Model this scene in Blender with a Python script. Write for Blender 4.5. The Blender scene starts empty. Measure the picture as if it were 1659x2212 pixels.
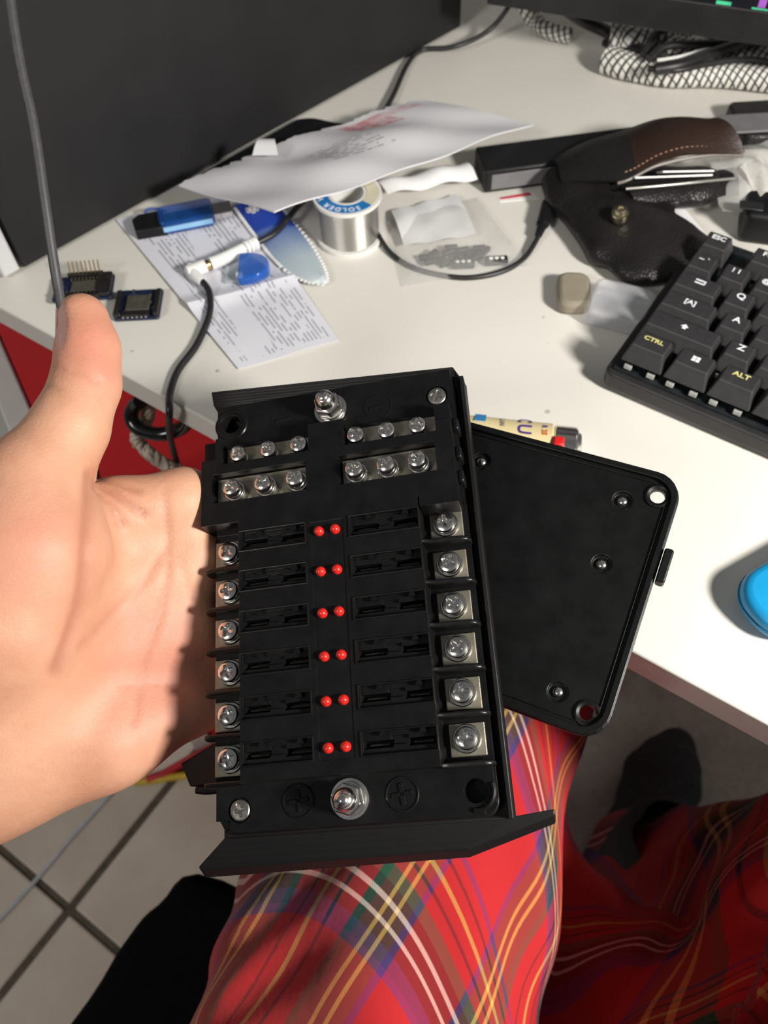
import bpy, bmesh, math, random
import numpy as np
from mathutils import Vector, Matrix

random.seed(7); np.random.seed(7)
SC = bpy.context.scene
COL = SC.collection
PI = math.pi

# ------------------------------------------------------------------ camera
DZ = 0.74            # height of the desk top above the floor
HD = 0.3456          # camera height above the desk top
F, CX, CY = 1790.0, 829.5, 1106.0
R = Matrix(((0.8279890, 0.4471470, -0.3383693),
            (0.5598021, -0.6941105, 0.4525839),
            (-0.0324942, -0.5641544, -0.8250297)))      # rows: world x, y, z
CAMPOS = Vector((0, 0, DZ + HD))
cam = bpy.data.cameras.new('camera')
cam.sensor_fit = 'HORIZONTAL'; cam.sensor_width = 36.0
cam.lens = 36.0 * F / 1659.0
cam.clip_start = 0.02
cam.dof.use_dof = True; cam.dof.focus_distance = 0.305; cam.dof.aperture_fstop = 19.0
camo = bpy.data.objects.new('camera', cam); COL.objects.link(camo)
camo.matrix_world = Matrix.Translation(CAMPOS) @ Matrix((
    (R[0][0], -R[0][1], -R[0][2]), (R[1][0], -R[1][1], -R[1][2]), (R[2][0], -R[2][1], -R[2][2]))).to_4x4()
SC.camera = camo

def ray(px, py): return R @ Vector(((px - CX) / F, (py - CY) / F, 1.0))
def at(px, py, z=0.0):
    """point seen at a pixel, z metres above the desk top"""
    r = ray(px, py); return CAMPOS + r * ((DZ + z - CAMPOS.z) / r.z)
def cp(px, py, depth): return CAMPOS + ray(px, py) * depth

# ------------------------------------------------------------------ light
SC.view_settings.view_transform = 'Standard'; SC.view_settings.look = 'None'
SC.view_settings.gamma = 1.0; SC.view_settings.use_curve_mapping = False
SC.view_settings.exposure = 0.0
wd = bpy.data.worlds.new('room_ambient'); SC.world = wd; wd.use_nodes = True
bg = wd.node_tree.nodes['Background']
bg.inputs[0].default_value = (0.92, 0.96, 1.0, 1); bg.inputs[1].default_value = 0.125

def area(name, loc, target, size, power, color):
    l = bpy.data.lights.new(name, 'AREA'); l.shape = 'DISK'; l.size = size; l.energy = power; l.color = color
    o = bpy.data.objects.new(name, l); COL.objects.link(o); o.location = loc
    o.rotation_euler = (Vector(target) - Vector(loc)).to_track_quat('-Z', 'Y').to_euler(); return o
KEY = area('desk_lamp_light', (0.49, 0.20, DZ + 0.48), (-0.1, 0.2, DZ), 0.12, 11.0, (1.0, 0.95, 0.88))
FILL = area('room_fill_light', (-0.42, -1.60, 2.15), (-0.4, 0.0, 0.3), 0.5, 18.0, (1.0, 0.96, 0.90))  # added fill, source unseen; brightens the floor and desk front

# ------------------------------------------------------------------ helpers
def tag(o, label=None, cat=None, group=None, kind=None):
    if label: o['label'] = label
    if cat: o['category'] = cat
    if group: o['group'] = group
    if kind: o['kind'] = kind
    return o

def thing(name, label, cat, mat=None, group=None):
    o = bpy.data.objects.new(name, None); COL.objects.link(o)
    o.empty_display_size = 0.02
    if mat is not None:
        o.matrix_world = mat if isinstance(mat, Matrix) else Matrix.Translation(Vector(mat))
    return tag(o, label, cat, group)

def frame(origin, xdir, ydir=None, zdir=(0, 0, 1)):
    x = Vector(xdir).normalized(); z = Vector(zdir)
    y = z.cross(x).normalized(); z = x.cross(y).normalized()
    m = Matrix((x, y, z)).transposed().to_4x4(); m.translation = Vector(origin); return m

class MB:
    """collects shapes; build() links them as one mesh object"""
    def __init__(s, sc=1.0): s.v = []; s.f = []; s.uv = []; s.s = sc
    def add(s, vs, fs, uv=None):
        n = len(s.v)
        s.v += [tuple(Vector(p) * s.s) for p in vs]
        s.uv += list(uv) if uv is not None else [(p[0], p[1], p[2]) for p in vs]
        s.f += [tuple(i + n for i in f) for f in fs]; return s
    def box(s, c, d, rot=None):
        hx, hy, hz = d[0] / 2, d[1] / 2, d[2] / 2
        vs = [Vector((x, y, z)) for z in (-hz, hz) for y in (-hy, hy) for x in (-hx, hx)]
        if rot is not None: vs = [rot @ p for p in vs]
        c = Vector(c)
        return s.add([p + c for p in vs], [(0, 2, 3, 1), (4, 5, 7, 6), (0, 1, 5, 4), (2, 6, 7, 3), (0, 4, 6, 2), (1, 3, 7, 5)])
    def frustum(s, c, d0, d1, h, off=(0, 0)):
        vs = []
        for (dx, dy), z, (ox, oy) in ((d0, 0, (0, 0)), (d1, h, off)):
            for sx, sy in ((-1, -1), (1, -1), (1, 1), (-1, 1)):
                vs.append(Vector(c) + Vector((ox + sx * dx / 2, oy + sy * dy / 2, z)))
        return s.add(vs, [(3, 2, 1, 0), (4, 5, 6, 7), (0, 1, 5, 4), (1, 2, 6, 5), (2, 3, 7, 6), (3, 0, 4, 7)])
    def prism(s, poly, z0, z1):
        n = len(poly); a = sum(poly[i][0] * poly[(i + 1) % n][1] - poly[(i + 1) % n][0] * poly[i][1] for i in range(n))
        if a < 0: poly = poly[::-1]
        vs = [(p[0], p[1], z0) for p in poly] + [(p[0], p[1], z1) for p in poly]
        return s.add(vs, [tuple(range(n))[::-1], tuple(range(n, 2 * n))] + [(i, (i + 1) % n, n + (i + 1) % n, n + i) for i in range(n)])
    def lathe(s, prof, seg=24, c=(0, 0, 0), m=None, closed=False):
        """prof: (r, z) from bottom to top"""
        vs, fs = [], []
        c = Vector(c)
        for r, z in prof:
            for k in range(seg):
                a = 2 * PI * k / seg
                p = Vector((r * math.cos(a), r * math.sin(a), z))
                if m is not None: p = m @ p
                vs.append(p + c)
        L = len(prof)
        rng = L if closed else L - 1
        for i in range(rng):
            j = (i + 1) % L
            for k in range(seg):
                k2 = (k + 1) % seg
                fs.append((i * seg + k, i * seg + k2, j * seg + k2, j * seg + k))
        if not closed:
            fs.append(tuple(range(seg))[::-1]); fs.append(tuple((L - 1) * seg + k for k in range(seg)))
        return s.add(vs, fs)
    def tube(s, pts, r, seg=10, sub=6, caps=True):
        P = spline(pts, sub) if sub > 1 else [Vector(p) for p in pts]
        n = len(P); rr = r if callable(r) else (lambda t: r)
        vs, fs, uv = [], [], []
        T0 = (P[1] - P[0]).normalized()
        N = T0.orthogonal().normalized(); L = 0.0
        for i, p in enumerate(P):
            T = (P[min(i + 1, n - 1)] - P[max(i - 1, 0)]).normalized()
            N = (N - T * N.dot(T)).normalized(); B = T.cross(N)
            if i: L += (p - P[i - 1]).length
            q = rr(i / (n - 1))
            for k in range(seg):
                a = 2 * PI * k / seg
                vs.append(p + (N * math.cos(a) + B * math.sin(a)) * q)
                uv.append((math.sin(a / 2) * PI * q, L, 0))
        for i in range(n - 1):
            for k in range(seg):
                k2 = (k + 1) % seg
                fs.append((i * seg + k, i * seg + k2, (i + 1) * seg + k2, (i + 1) * seg + k))
        if caps:
            fs.append(tuple(range(seg))[::-1]); fs.append(tuple((n - 1) * seg + k for k in range(seg)))
        return s.add(vs, fs, uv)
    def ball(s, c, r, seg=16, rings=8, sq=(1, 1, 1)):
        prof = [(max(1e-5, r * math.sin(PI * i / rings)), -r * math.cos(PI * i / rings)) for i in range(rings + 1)]
        n = len(s.v); s.lathe(prof, seg)
        for i in range(n, len(s.v)):
            p = s.v[i]; s.v[i] = tuple((p[k] * sq[k] + c[k] * s.s) for k in range(3))
        return s
    def grid(s, fn, nu, nv, th=0.0):
        """sheet fn(u,v)->point, u,v in 0..1; th>0 gives it thickness"""
        vs = [[Vector(fn(i / nu, j / nv)) for j in range(nv + 1)] for i in range(nu + 1)]
        flat, uv = [], []
        W = nv + 1
        nrm = {}
        for i in range(nu + 1):
            for j in range(nv + 1):
                du = vs[min(i + 1, nu)][j] - vs[max(i - 1, 0)][j]; dv = vs[i][min(j + 1, nv)] - vs[i][max(j - 1, 0)]
                nrm[i, j] = du.cross(dv).normalized()
        for i in range(nu + 1):
            for j in range(nv + 1): flat.append(vs[i][j]); uv.append((i / nu, j / nv, 0))
        fs = [(i * W + j, (i + 1) * W + j, (i + 1) * W + j + 1, i * W + j + 1) for i in range(nu) for j in range(nv)]
        if th > 0:
            o = len(flat)
            for i in range(nu + 1):
                for j in range(nv + 1): flat.append(vs[i][j] - nrm[i, j] * th); uv.append((i / nu, j / nv, 1))
            fs += [tuple(o + k for k in f[::-1]) for f in fs[:nu * nv]]
            for i in range(nu):
                fs.append((i * W, o + i * W, o + (i + 1) * W, (i + 1) * W))
                fs.append(((i + 1) * W + nv, o + (i + 1) * W + nv, o + i * W + nv, i * W + nv))
            for j in range(nv):
                fs.append((j + 1, o + j + 1, o + j, j))
                fs.append((nu * W + j, o + nu * W + j, o + nu * W + j + 1, nu * W + j + 1))
        return s.add(flat, fs, uv)
    def mesh(s, name, mat, smooth=35, uvname='pat'):
        me = bpy.data.meshes.new(name); me.from_pydata(s.v, [], s.f)
        a = me.attributes.new(uvname, 'FLOAT_VECTOR', 'POINT')
        a.data.foreach_set('vector', np.array(s.uv, dtype=np.float32).ravel())
        for m in (mat if isinstance(mat, (list, tuple)) else [mat]): me.materials.append(m)
        if smooth:
            me.polygons.foreach_set('use_smooth', [True] * len(me.polygons))
            me.set_sharp_from_angle(angle=math.radians(smooth))
        me.validate(); me.update(); return me
    def build(s, name, mat, parent=None, smooth=35, bevel=0, seg=2, local=None):
        o = bpy.data.objects.new(name, s.mesh(name, mat, smooth)); COL.objects.link(o)
        if parent is not None: o.parent = parent
        if local is not None: o.matrix_local = local
        if bevel: add_bevel(o, bevel, seg)
        return o

def add_bevel(o, w, seg=2, angle=40):
    b = o.modifiers.new('bevel', 'BEVEL'); b.width = w; b.segments = seg
    b.limit_method = 'ANGLE'; b.angle_limit = math.radians(angle); b.harden_normals = False; return b

def spline(pts, sub=6):
    P = [Vector(p) for p in pts]; out = []
    for i in range(len(P) - 1):
        p0, p1, p2, p3 = P[max(i - 1, 0)], P[i], P[i + 1], P[min(i + 2, len(P) - 1)]
        for k in range(sub):
            t = k / sub
            out.append(0.5 * ((2 * p1) + (p2 - p0) * t + (2 * p0 - 5 * p1 + 4 * p2 - p3) * t * t + (3 * p1 - p0 - 3 * p2 + p3) * t ** 3))
    out.append(P[-1]); return out

def link(name, me, parent=None, local=None):
    o = bpy.data.objects.new(name, me); COL.objects.link(o)
    if parent is not None: o.parent = parent
    if local is not None: o.matrix_local = local
    return o

def rrect(w, h, r, n=5, c=(0, 0)):
    out = []
    for (sx, sy, a0) in ((1, 1, 0), (-1, 1, 90), (-1, -1, 180), (1, -1, 270)):
        for k in range(n + 1):
            a = math.radians(a0 + 90 * k / n)
            out.append((c[0] + sx * (w / 2 - r) + r * math.cos(a), c[1] + sy * (h / 2 - r) + r * math.sin(a)))
    return out

_tc = {}
def text_mesh(txt, size, depth, mat, key=None, shear=0, bold=0.0):
    k = (txt, size, depth, mat.name, shear)
    if k in _tc: return _tc[k]
    cu = bpy.data.curves.new('txt', 'FONT'); cu.body = txt; cu.size = size; cu.extrude = depth; cu.offset = bold
    cu.align_x = 'CENTER'; cu.align_y = 'CENTER'; cu.shear = shear; cu.resolution_u = 3
    o = bpy.data.objects.new('txt', cu); COL.objects.link(o)
    dg = bpy.context.evaluated_depsgraph_get()
    me = bpy.data.meshes.new_from_object(o.evaluated_get(dg)); me.name = 'lettering'
    bpy.data.objects.remove(o); bpy.data.curves.remove(cu)
    me.materials.clear(); me.materials.append(mat); _tc[k] = me; return me

# ---- implicit surfaces (soft shapes)
def cone_sdf(X, a, b, ra, rb, sc=None):
    a = np.array(a, dtype=np.float32); b = np.array(b, dtype=np.float32); ab = b - a
    t = np.clip(((X - a) @ ab) / max(1e-12, float(ab @ ab)), 0, 1)
    D = X - a - t[..., None] * ab
    if sc is not None:
        n, k = sc                       # flatten along direction n by factor k
        n = np.array(n, dtype=np.float32); dn = D @ n
        D = D + (dn * (1.0 / k - 1.0))[..., None] * n
    return np.sqrt((D * D).sum(-1)) - (ra + (rb - ra) * t)
def smin(a, b, k):
    h = np.maximum(k - np.abs(a - b), 0) / k
    return np.minimum(a, b) - h * h * k * 0.25
def sdf_mesh(fn, lo, hi, h):
    lo = np.array(lo, float); hi = np.array(hi, float)
    n = np.ceil((hi - lo) / h).astype(int) + 1
    ax = [lo[i] + h * np.arange(n[i]) for i in range(3)]
    V = np.empty(tuple(n), dtype=np.float32)
    for i0 in range(0, n[0], 16):
        xs = ax[0][i0:i0 + 16]
        X = np.stack(np.meshgrid(xs, ax[1], ax[2], indexing='ij'), -1).astype(np.float32)
        V[i0:i0 + 16] = fn(X)
    S = V < 0
    m = n - 1
    cnt = np.zeros(tuple(m), np.int32); pos = np.zeros(tuple(m) + (3,), np.float32)
    cs = lambda o: tuple(slice(o[i], o[i] + m[i]) for i in range(3))
    for axis in range(3):
        for p in (0, 1):
            for q in (0, 1):
                o0 = [0, 0, 0]; o1 = [1 if k == axis else 0 for k in range(3)]
                oth = [k for k in range(3) if k != axis]
                o0[oth[0]] = o1[oth[0]] = p; o0[oth[1]] = o1[oth[1]] = q
                va, vb = V[cs(o0)], V[cs(o1)]
                msk = S[cs(o0)] != S[cs(o1)]
                t = np.where(msk, va / np.where(msk, va - vb, 1), 0)
                off = np.zeros(tuple(m) + (3,), np.float32)
                off[..., axis] = t; off[..., oth[0]] = p; off[..., oth[1]] = q
                pos += off * msk[..., None]; cnt += msk
    act = cnt > 0
    idx = -np.ones(tuple(m), np.int64); idx[act] = np.arange(act.sum())
    I = np.argwhere(act)
    verts = (I + pos[act] / cnt[act][:, None]) * h + lo
    faces = []
    for axis in range(3):
        b, c = (axis + 1) % 3, (axis + 2) % 3
        sl0 = [slice(None)] * 3; sl1 = [slice(None)] * 3
        sl0[axis] = slice(0, -1); sl1[axis] = slice(1, None)
        ch = S[tuple(sl0)] != S[tuple(sl1)]
        E = np.argwhere(ch)
        E = E[(E[:, b] > 0) & (E[:, c] > 0) & (E[:, b] < m[b]) & (E[:, c] < m[c])]
        s0 = S[E[:, 0], E[:, 1], E[:, 2]]
        def cell(db, dc):
            K = E.copy(); K[:, b] -= db; K[:, c] -= dc
            return idx[K[:, 0], K[:, 1], K[:, 2]]
        q = np.stack([cell(1, 1), cell(0, 1), cell(0, 0), cell(1, 0)], 1)
        q[~s0] = q[~s0][:, ::-1]
        faces.append(q)
    return verts.astype(np.float32), np.concatenate(faces)
def np_mesh(name, V, Fq, mat, attrs=None):
    me = bpy.data.meshes.new(name)
    me.vertices.add(len(V)); me.vertices.foreach_set('co', np.asarray(V, np.float32).ravel())
    me.loops.add(Fq.size); me.polygons.add(len(Fq))
    me.polygons.foreach_set('loop_start', np.arange(0, Fq.size, 4, dtype=np.int32))
    me.loops.foreach_set('vertex_index', Fq.astype(np.int32).ravel())
    for k, A in (attrs or {}).items():
        a = me.attributes.new(k, 'FLOAT_VECTOR', 'POINT'); a.data.foreach_set('vector', np.asarray(A, np.float32).ravel())
    me.update(calc_edges=True); me.validate()
    me.polygons.foreach_set('use_smooth', [True] * len(me.polygons))
    me.materials.append(mat); return me
def relax(V, Fq, it=3, lam=0.5):
    n = len(V); V = V.astype(np.float64)
    e = np.concatenate([Fq[:, [0, 1]], Fq[:, [1, 2]], Fq[:, [2, 3]], Fq[:, [3, 0]]])
    deg = np.bincount(e.ravel(), minlength=n)[:, None]
    for _ in range(it):
        A = np.zeros((n, 3))
        for k in range(3):
            A[:, k] = np.bincount(e[:, 0], V[e[:, 1], k], n) + np.bincount(e[:, 1], V[e[:, 0], k], n)
        V = V + lam * (A / np.maximum(deg, 1) - V)
    return V.astype(np.float32)
def vnormals(V, Fq):
    N = np.cross(V[Fq[:, 2]] - V[Fq[:, 0]], V[Fq[:, 3]] - V[Fq[:, 1]])
    out = np.zeros_like(V)
    for k in range(4):
        for c in range(3): out[:, c] += np.bincount(Fq[:, k], N[:, c], len(V))
    return out / np.maximum(np.linalg.norm(out, axis=1, keepdims=True), 1e-12)

# ------------------------------------------------------------------ materials
class NT:
    def __init__(s, name):
        s.m = bpy.data.materials.new(name); s.m.use_nodes = True; s.t = s.m.node_tree
        s.b = s.t.nodes['Principled BSDF']; s.out = s.t.nodes['Material Output']
    def n(s, typ, **kw):
        nd = s.t.nodes.new(typ)
        for k, v in kw.items(): setattr(nd, k, v)
        return nd
    def l(s, a, b): s.t.links.new(a, b)
    def coord(s, attr=None, kind='Object'):
        if attr:
            a = s.n('ShaderNodeAttribute', attribute_name=attr); return a.outputs['Vector']
        return s.n('ShaderNodeTexCoord').outputs[kind]
    def noise(s, vec, scale, detail=3, rough=0.55):
        nd = s.n('ShaderNodeTexNoise'); nd.inputs['Scale'].default_value = scale
        nd.inputs['Detail'].default_value = detail; nd.inputs['Roughness'].default_value = rough
        s.l(vec, nd.inputs['Vector']); return nd.outputs['Fac']
    def ramp(s, fac, stops, interp='LINEAR'):
        nd = s.n('ShaderNodeValToRGB'); cr = nd.color_ramp; cr.interpolation = interp
        while len(cr.elements) < len(stops): cr.elements.new(0.5)
        for e, (p, c) in zip(cr.elements, stops):
            e.position = p; e.color = c if len(c) == 4 else (*c, 1)
        s.l(fac, nd.inputs[0]); return nd.outputs[0]
    def math(s, op, a, b=None, clamp=False):
        nd = s.n('ShaderNodeMath', operation=op); nd.use_clamp = clamp
        for i, x in enumerate((a, b)):
            if x is None: continue
            if isinstance(x, (int, float)): nd.inputs[i].default_value = x
            else: s.l(x, nd.inputs[i])
        return nd.outputs[0]
    def mix(s, fac, a, b, blend='MIX'):
        nd = s.n('ShaderNodeMix', data_type='RGBA', blend_type=blend)
        for sock, x in ((nd.inputs[0], fac), (nd.inputs[6], a), (nd.inputs[7], b)):
            if isinstance(x, (int, float)): sock.default_value = x
            elif isinstance(x, tuple): sock.default_value = x if len(x) == 4 else (*x, 1)
            else: s.l(x, sock)
        return nd.outputs[2]
    def sep(s, vec):
        nd = s.n('ShaderNodeSeparateXYZ'); s.l(vec, nd.inputs[0]); return nd.outputs
    def bump(s, h, strength=0.3, dist=0.001):
        nd = s.n('ShaderNodeBump'); nd.inputs['Strength'].default_value = strength; nd.inputs['Distance'].default_value = dist
        s.l(h, nd.inputs['Height']); s.l(nd.outputs[0], s.b.inputs['Normal'])
    def base(s, c):
        if isinstance(c, tuple): s.b.inputs['Base Color'].default_value = c if len(c) == 4 else (*c, 1)
        else: s.l(c, s.b.inputs['Base Color'])
    def set(s, **kw):
        for k, v in kw.items():
            sock = s.b.inputs[k.replace('_', ' ')]
            if isinstance(v, (int, float, tuple)): sock.default_value = v
            else: s.l(v, sock)
        return s

MAT = {}
def plain(name, col, rough=0.5, metal=0.0, var=0.12, scale=60.0, bump=0.0, bscale=None, spec=None, **kw):
    """one colour with slight procedural variation in tone, gloss and relief"""
    t = NT(name); v = t.coord()
    f = t.noise(v, scale, 3)
    lo = tuple(max(0, c * (1 - var)) for c in col); hi = tuple(min(1, c * (1 + var)) for c in col)
    t.base(t.ramp(f, [(0.3, lo), (0.7, hi)]))
    t.set(Metallic=metal)
    r = t.n('ShaderNodeMapRange'); r.inputs['To Min'].default_value = max(0.02, rough * 0.85); r.inputs['To Max'].default_value = min(1, rough * 1.15)
    t.l(f, r.inputs[0]); t.l(r.outputs[0], t.b.inputs['Roughness'])
    if spec is not None: t.set(Specular_IOR_Level=spec)
    if bump: t.bump(t.noise(v, bscale or scale * 6, 2), bump, 0.0004)
    if kw: t.set(**kw)
    MAT[name] = t.m; return t.m
# ------------------------------------------------------------------ common materials
M_chrome = plain('nickel_plated_steel', (0.72, 0.70, 0.67), 0.21, 1.0, 0.06, 400)
M_darksteel = plain('dull_screw_steel', (0.42, 0.40, 0.37), 0.38, 1.0, 0.15, 900)
M_plate = plain('tarnished_bus_plate', (0.36, 0.335, 0.265), 0.42, 0.85, 0.10, 260, 0.15)
M_abs = plain('black_moulded_plastic', (0.0062, 0.0062, 0.0066), 0.30, 0.0, 0.25, 120, 0.04, 2600, spec=0.24)
M_absd = plain('black_socket_plastic', (0.008, 0.008, 0.0085), 0.5, 0.0, 0.25, 120)
M_lid = plain('black_lid_plastic', (0.0040, 0.0042, 0.0045), 0.40, 0.0, 0.3, 90, 0.05, 1800, spec=0.25)
M_rubber = plain('black_cable_rubber', (0.016, 0.016, 0.017), 0.42, 0.0, 0.2, 300, 0.1)
M_greycable = plain('grey_cable_sheath', (0.055, 0.055, 0.058), 0.5, 0.0, 0.15, 300)
M_white = plain('white_plastic', (0.80, 0.80, 0.78), 0.35, 0.0, 0.03, 60)
M_red = plain('red_lacquer', (0.74, 0.028, 0.036), 0.45, 0.0, 0.10, 5, 0.05)
M_grey = plain('grey_plastic', (0.16, 0.16, 0.165), 0.45, 0.0, 0.1, 80)
M_black = plain('satin_black', (0.007, 0.007, 0.008), 0.45, 0.0, 0.2, 60, spec=0.35)
M_paperwhite = plain('white_paper', (0.76, 0.76, 0.77), 0.8, 0.0, 0.03, 30, 0.2, 500)
M_gold = plain('gilt_contact', (0.75, 0.52, 0.2), 0.25, 1.0, 0.1, 300)
M_brass = plain('aged_brass', (0.68, 0.60, 0.40), 0.25, 1.0, 0.15, 300)

def printed_mat():
    t = NT('printed_plastic'); v = t.coord(kind='Object')
    w = t.n('ShaderNodeTexWave', wave_type='BANDS', bands_direction='Z'); w.inputs['Scale'].default_value = 900; w.inputs['Distortion'].default_value = 1.2
    t.l(v, w.inputs[0]); t.base((0.006, 0.006, 0.0065)); t.set(Roughness=0.48, Specular_IOR_Level=0.35)
    t.bump(w.outputs['Fac'], 0.2, 0.0002); return t.m
M_print = printed_mat()

def desk_mat():
    t = NT('white_laminate'); v = t.coord()
    a = t.noise(v, 3.0, 4); c = t.ramp(a, [(0.3, (0.675, 0.655, 0.605)), (0.7, (0.715, 0.695, 0.645))])
    vo = t.n('ShaderNodeTexVoronoi'); vo.inputs['Scale'].default_value = 42; t.l(v, vo.inputs['Vector'])
    nf = t.noise(v, 31, 2)
    sp = t.math('LESS_THAN', vo.outputs['Distance'], t.math('MULTIPLY', t.math('SUBTRACT', nf, 0.50, True), 0.50))
    edge = t.noise(v, 240, 3)
    c = t.mix(t.math('MULTIPLY', t.math('MULTIPLY', sp, edge), 0.9), c, (0.16, 0.13, 0.10))
    st = t.ramp(t.noise(v, 9, 5, 0.7), [(0.60, (0, 0, 0)), (0.78, (1, 1, 1))])
    c = t.mix(t.math('MULTIPLY', st, 0.16), c, (0.50, 0.46, 0.38))
    t.base(c); t.set(Roughness=0.42); t.bump(t.noise(v, 500, 2), 0.06, 0.0003); return t.m
M_desk = desk_mat()

def tile_mat():
    t = NT('beige_ceramic_tile'); v = t.coord(kind='Object')
    oi = t.n('ShaderNodeObjectInfo')
    va = t.n('ShaderNodeVectorMath', operation='ADD'); t.l(v, va.inputs[0])
    cmb = t.n('ShaderNodeCombineXYZ'); t.l(t.math('MULTIPLY', oi.outputs['Random'], 37.0), cmb.inputs[0]); t.l(cmb.outputs[0], va.inputs[1])
    a = t.noise(va.outputs[0], 7, 5, 0.6)
    t.base(t.ramp(a, [(0.25, (0.52, 0.435, 0.36)), (0.5, (0.61, 0.525, 0.44)), (0.75, (0.70, 0.62, 0.53))]))
    t.set(Roughness=0.35); t.bump(t.noise(v, 40, 4), 0.1, 0.001); return t.m
M_tile = tile_mat()
M_grout = plain('dark_grout', (0.10, 0.085, 0.062), 0.9, 0.0, 0.3, 120, 0.3)
M_wall = plain('painted_wall', (0.66, 0.64, 0.60), 0.85, 0.0, 0.03, 8, 0.1)

# ------------------------------------------------------------------ the setting
fl = thing('floor', None, None, (0, 0, 0)); fl['kind'] = 'structure'; fl['label'] = 'beige ceramic tile floor with dark grout joints'
MB().box((-0.1, 0.2, -0.012), (3.4, 3.4, 0.016)).build('grout_bed', M_grout, fl)
TS = 0.33; G = 0.009
tile_me = MB().box((0, 0, 0), (TS - G, TS - G, 0.008)).mesh('tile', M_tile, 0)
for i in range(-4, 6):
    for j in range(-4, 6):
        o = link('tile', tile_me, fl, Matrix.Translation((-0.4395 + TS * (i + 0.5), -0.093 + TS * (j + 0.5), -0.004 + 0.0006 * ((i * 7 + j * 3) % 3))))
        add_bevel(o, 0.0025, 2)
w = MB().box((-0.1, 1.25, 1.25), (3.4, 0.06, 2.54)).build('wall_back', M_wall); tag(w, 'plain painted wall behind the desk', kind='structure')

# desk
dk = thing('desk', 'white laminate desk carrying the keyboard, spool and papers', 'desk', (0, 0, 0))
EDGE = 0.1875
MB().box((0.02, (EDGE + 0.97) / 2, DZ - 0.009), (1.66, 0.97 - EDGE, 0.018)).build('desktop', M_desk, dk, bevel=0.0012)
for (x, y) in ((-0.78, 0.25), (-0.78, 0.93), (0.8, 0.25), (0.8, 0.93)):
    MB().box((x, y, (DZ - 0.018) / 2), (0.045, 0.045, DZ - 0.018)).build('leg', M_white, dk, bevel=0.002)
MB().box((0.51, -0.34, DZ - 0.009), (0.69, 1.05, 0.018)).build('shade_wing', M_desk, dk, bevel=0.0012)  # unseen desk extension, added to keep lamp light off the right leg
for (x, y) in ((0.26, -0.83), (0.82, -0.83)): MB().box((x, y, (DZ - 0.018) / 2), (0.045, 0.045, DZ - 0.018)).build('leg', M_white, dk, bevel=0.002)  # legs under the added wing
MB().box((0.02, 0.945, DZ - 0.06), (1.5, 0.018, 0.08)).build('back_rail', M_white, dk, bevel=0.001)

# rug under the desk
def rug_mat():
    t = NT('mottled_pile'); v = t.coord()
    a = t.noise(v, 16, 6, 0.7); b = t.noise(v, 90, 3)
    c = t.ramp(a, [(0.28, (0.56, 0.51, 0.45)), (0.5, (0.80, 0.75, 0.68)), (0.72, (0.90, 0.87, 0.82))])
    t.base(t.mix(0.25, c, t.ramp(b, [(0.3, (0.55, 0.50, 0.44)), (0.7, (0.90, 0.86, 0.80))]))); t.set(Roughness=0.95)
    t.bump(b, 0.7, 0.004); return t.m
def rugf(u, v):
    x = -0.20 + 1.0 * u; y = 0.10 + 0.85 * v
    return (x, y, 0.010 + 0.0022 * math.sin(31 * x + 17 * y) + 0.0018 * math.sin(57 * y - 23 * x) + 0.003 * math.exp(-((math.hypot(x - .20, y - .33) - .06) / .008) ** 2))
rug = MB().grid(rugf, 90, 110, 0.009).build('rug', rug_mat()); tag(rug, 'mottled grey woven rug on the floor under the desk', 'rug')

# red drawer cabinet standing under the left of the desk
rc = thing('drawer_cabinet', 'red lacquered cabinet with white edge trim under the desk', 'cabinet', (0, 0, 0))
TOPZ = DZ - 0.21
P0, P1 = at(-10, 722, -0.21), at(78, 925, -0.21)
ex = (P0 - P1).normalized(); ey = Vector((-ex.y, ex.x, 0))
if ey.x < 0: ey = -ey
cabm = frame(P1 + Vector((0, 0, 0)), ex)
# local: x along the white edge (away from the person), y across
sgn = 1 if (cabm.to_3x3() @ Vector((0, 1, 0))).x > 0 else -1
rc.matrix_world = cabm
hh = TOPZ
MB().box((0.13, sgn * 0.19, -hh / 2 - 0.004), (0.50, 0.372, hh - 0.012)).build('carcass', M_red, rc, bevel=0.002)
MB().box((0.13, sgn * 0.19, -0.002), (0.504, 0.372, 0.004)).build('top_panel', M_red, rc, bevel=0.001)
MB().box((0.13, -sgn * 0.010, -hh / 2), (0.506, 0.024, hh)).build('edge_trim', M_white, rc, bevel=0.002)
for k in range(3):
    z = -0.09 - k * 0.155
    d = MB().box((-0.128, sgn * 0.19, z), (0.016, 0.355, 0.148)).build('drawer', M_red, rc, bevel=0.002)
    MB().tube([(-0.137, sgn * 0.13, z + .03), (-0.158, sgn * 0.14, z + .03), (-0.158, sgn * 0.24, z + .03), (-0.137, sgn * 0.25, z + .03)], 0.004, 8, 4).build('handle', M_white, d)

# ------------------------------------------------------------------ computer tower
A = at(48, 588); B = at(995, 62)
tw = thing('computer_tower', 'black-sided computer tower with a white front, standing on the desk at upper left', 'computer', frame(A, B - A))
TL = (B - A).length; TH = 0.43; TWD = 0.205
M_case = plain('matte_black_steel', (0.013, 0.013, 0.0145), 0.6, 0.0, 0.12, 25, 0.15, 1500, spec=0.35)
MB().box((TL / 2, TWD / 2, TH / 2 + 0.002), (TL - 0.006, TWD - 0.004, TH - 0.008)).build('chassis', M_case, tw, bevel=0.002)
MB().box((TL / 2 + 0.001, 0.0008, TH / 2 + 0.001), (TL - 0.003, 0.0016, TH - 0.002)).build('side_panel', M_case, tw, bevel=0.0006)
MB().box((-0.006, TWD / 2, TH / 2 + 0.001), (0.012, TWD, TH - 0.002)).build('front_panel', plain('white_case_plastic', (0.62, 0.63, 0.64), 0.4, 0, 0.04, 30), tw, bevel=0.0015)

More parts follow.
